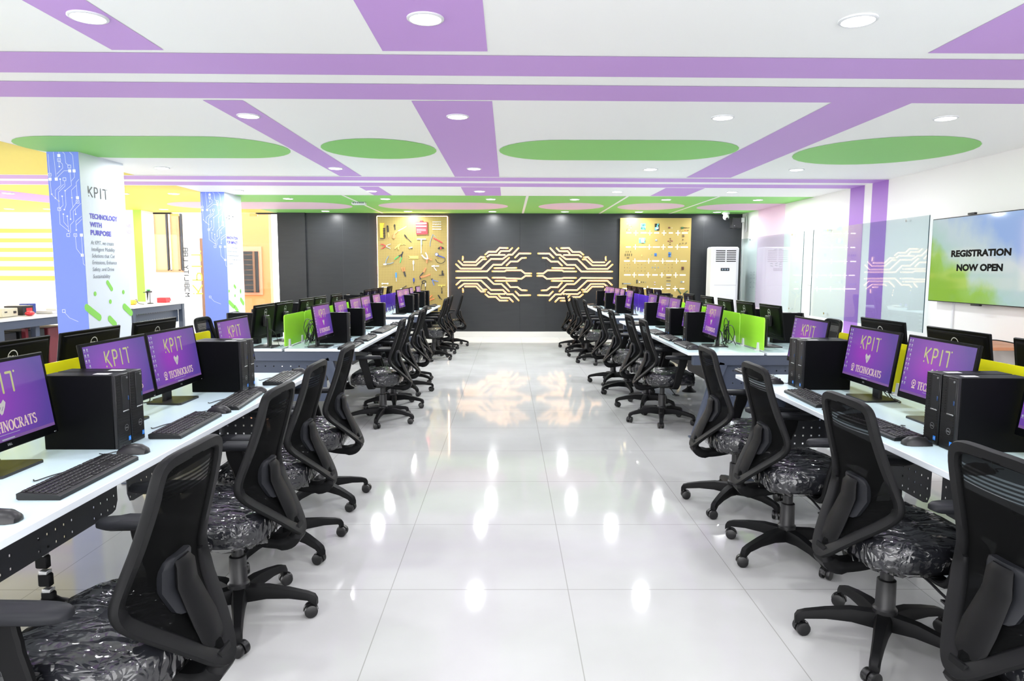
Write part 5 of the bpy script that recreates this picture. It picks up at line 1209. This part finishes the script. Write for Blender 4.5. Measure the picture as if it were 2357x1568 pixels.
lab_bench('slate metal lab bench with white top before the yellow-banded wall', -6.9, -5.92, 7.95, 9.75, False)
lab_bench('slate metal lab bench with perforated front between the two pillars', -6.9, -5.87, 10.72, 12.45, True)
ps = thing('power_supply', 'beige power supply box on the nearer lab bench', 'instrument', (-6.34, 8.42, .85), R(8))
MB().box((0, 0, .055), (.40, .34, .10), .006).build('case', beige, ps)
for x in (-.1, .1): MB().cyl((x, 0, 0), (x, 0, .006), .015).build('foot', black_pl, ps)
MB().box((.2015, .10, .055), (.006, .06, .03), .002).build('knob', black_pl, ps); MB().box((.2015, -.09, .065), (.004, .05, .016)).build('switch', dark_panel, ps)
bx = thing('battery_pack', 'black instrument box with red label on the nearer lab bench', 'instrument', (-6.32, 8.85, .85))
MB().box((0, 0, .06), (.24, .20, .12), .006).build('case', black_pl, bx); MB().box((.121, .02, .065), (.003, .11, .05)).build('label_plate', red_pl, bx, False)
pk = thing('plier_grips', 'bundle with pink-red grip on the nearer lab bench', 'hand tool', (-6.05, 8.66, .85)); MB().ball((0, 0, .032), (.035, .08, .032)).build('grip', red_pl, pk)
wb_ = thing('white_tray', 'low white tray at the far end of the nearer lab bench', 'tray', (-6.12, 9.2, .85)); MB().box((0, 0, .02), (.22, .34, .04), .006).build('base', white_pl, wb_); MB().box((0, .05, .055), (.14, .16, .03), .004).build('lid', paper, wb_)
bb = thing('navy_module', 'dark navy square module behind the white tray', 'instrument', (-6.45, 9.2, .85)); MB().box((0, 0, .065), (.12, .16, .13), .006).build('case', navy_pl, bb)
for z in (.02, .11): MB().cyl((.06, -.06, z), (.066, -.06, z), .006).build('screw', steel, bb)
yb_ = thing('yellow_meter', 'yellow instrument case with black lead on the farther lab bench', 'instrument', (-6.3, 11.35, .85), R(10))
MB().box((0, 0, .04), (.24, .17, .08), .02).build('case', yellow_pl, yb_); MB().tube(spline([(.10, .05, .08), (.14, .0, .085), (.17, -.03, .03), (.25, .0, .006)], 5), .005).build('lead', black_cable, yb_)
hh = thing('helping_hand_stand', 'black soldering stand with green clamp on the farther lab bench', 'soldering stand', (-6.12, 11.72, .85))
MB().lathe([(.05, 0), (.05, .012), (.02, .02)], n=18).cyl((0, 0, .02), (0, 0, .20), .006).build('stand', black_pl, hh)
MB().box((0, -.03, .205), (.05, .13, .03), .006).build('head', black_pl, hh); MB().cyl((0, -.20, .20), (0, -.06, .205), .007).build('nozzle', black_pl, hh); MB().ball((0, -.04, .235), (.03, .045, .016)).build('clamp', green_pl, hh); MB().cyl((0, -.075, .19), (0, -.085, .06), .018, .004).build('iron', black_pl, hh)
rb = thing('red_meter', 'small red instrument box near the end of the farther lab bench', 'instrument', (-6.1, 12.15, .85)); MB().box((0, 0, .045), (.16, .19, .09), .006).build('case', red_pl, rb)
for y in (-.03, .03): MB().cyl((.08, .06 + y * .3, .045 + y), (.095, .06 + y * .3, .045 + y), .012).build('terminal', white_pl, rb)
wt = thing('side_table', 'small brown wooden table against the right wall below the television', 'table', (4.62, 6.55, 0))
MB().box((0, 0, .735), (.62, .8, .03), .004).build('tabletop', wood, wt)
for sx in (-1, 1):
    for sy in (-1, 1): MB().box((sx * .27, sy * .36, .36), (.045, .045, .72), .004).build('leg', brown_w, wt)
cb = thing('coiled_cable', 'black cable lying on the brown side table', 'cable', (4.6, 6.6, .751)); MB().tube(spline([(.2, -.3, .006), (.1, -.1, .03), (0, .05, .012), (.12, .2, .006), (.2, .3, .006)], 6), .006).build('lead', black_cable, cb)
# loose cables and paper on the green-screened desks
def tangle(name, label, loc, seed, n, sx, sy, sz):
    r = random.Random(seed); t = thing(name, label, 'cable', loc)
    for k in range(n):
        cy, ry, rz_, tw = r.uniform(-.2, .2) * sy, r.uniform(.22, .42) * sy, r.uniform(.32, .5) * sz, r.uniform(-.5, .5) * sx
        pts = [(r.uniform(-.4, .4) * sx, cy + ry, .005)]
        for j in range(17):
            a = -.9 + j * (2 * PI * 1.35) / 16; pts.append((tw * math.sin(a * .7) + r.uniform(-.02, .02) * sx, cy + ry * math.cos(a) + r.uniform(-.03, .03) * sy, .012 + rz_ * (1 + math.sin(a)) * (1 - .012 * j)))
        pts.append((r.uniform(-.4, .4) * sx, cy - ry, .005)); MB().tube(spline(pts, 5), .0035).build('cable_loop', black_cable, t)
tangle('cable_tangle', 'tangle of black cables behind the nearest green screen on the left', (-1.87, 6.50, ZD), 3, 6, .12, .34, .24)
tangle('cable_tangle', 'loops of black cable behind the nearest green screen on the right', (2.08, 6.42, ZD), 8, 3, .10, .26, .26)
for i, (x, y, a, w_) in enumerate(((-2.18, 6.42, 8, 'left'), (2.42, 6.62, -10, 'right'))):
    tag(MB().prism([(-.10, -.14), (.10, -.14), (.105, .14), (-.10, .15)], .002).build('paper_sheet', paper, None, False, (x, y, ZD + .0006), R(a)), f'loose white sheet of paper on the green-screened {w_} desk', 'paper')
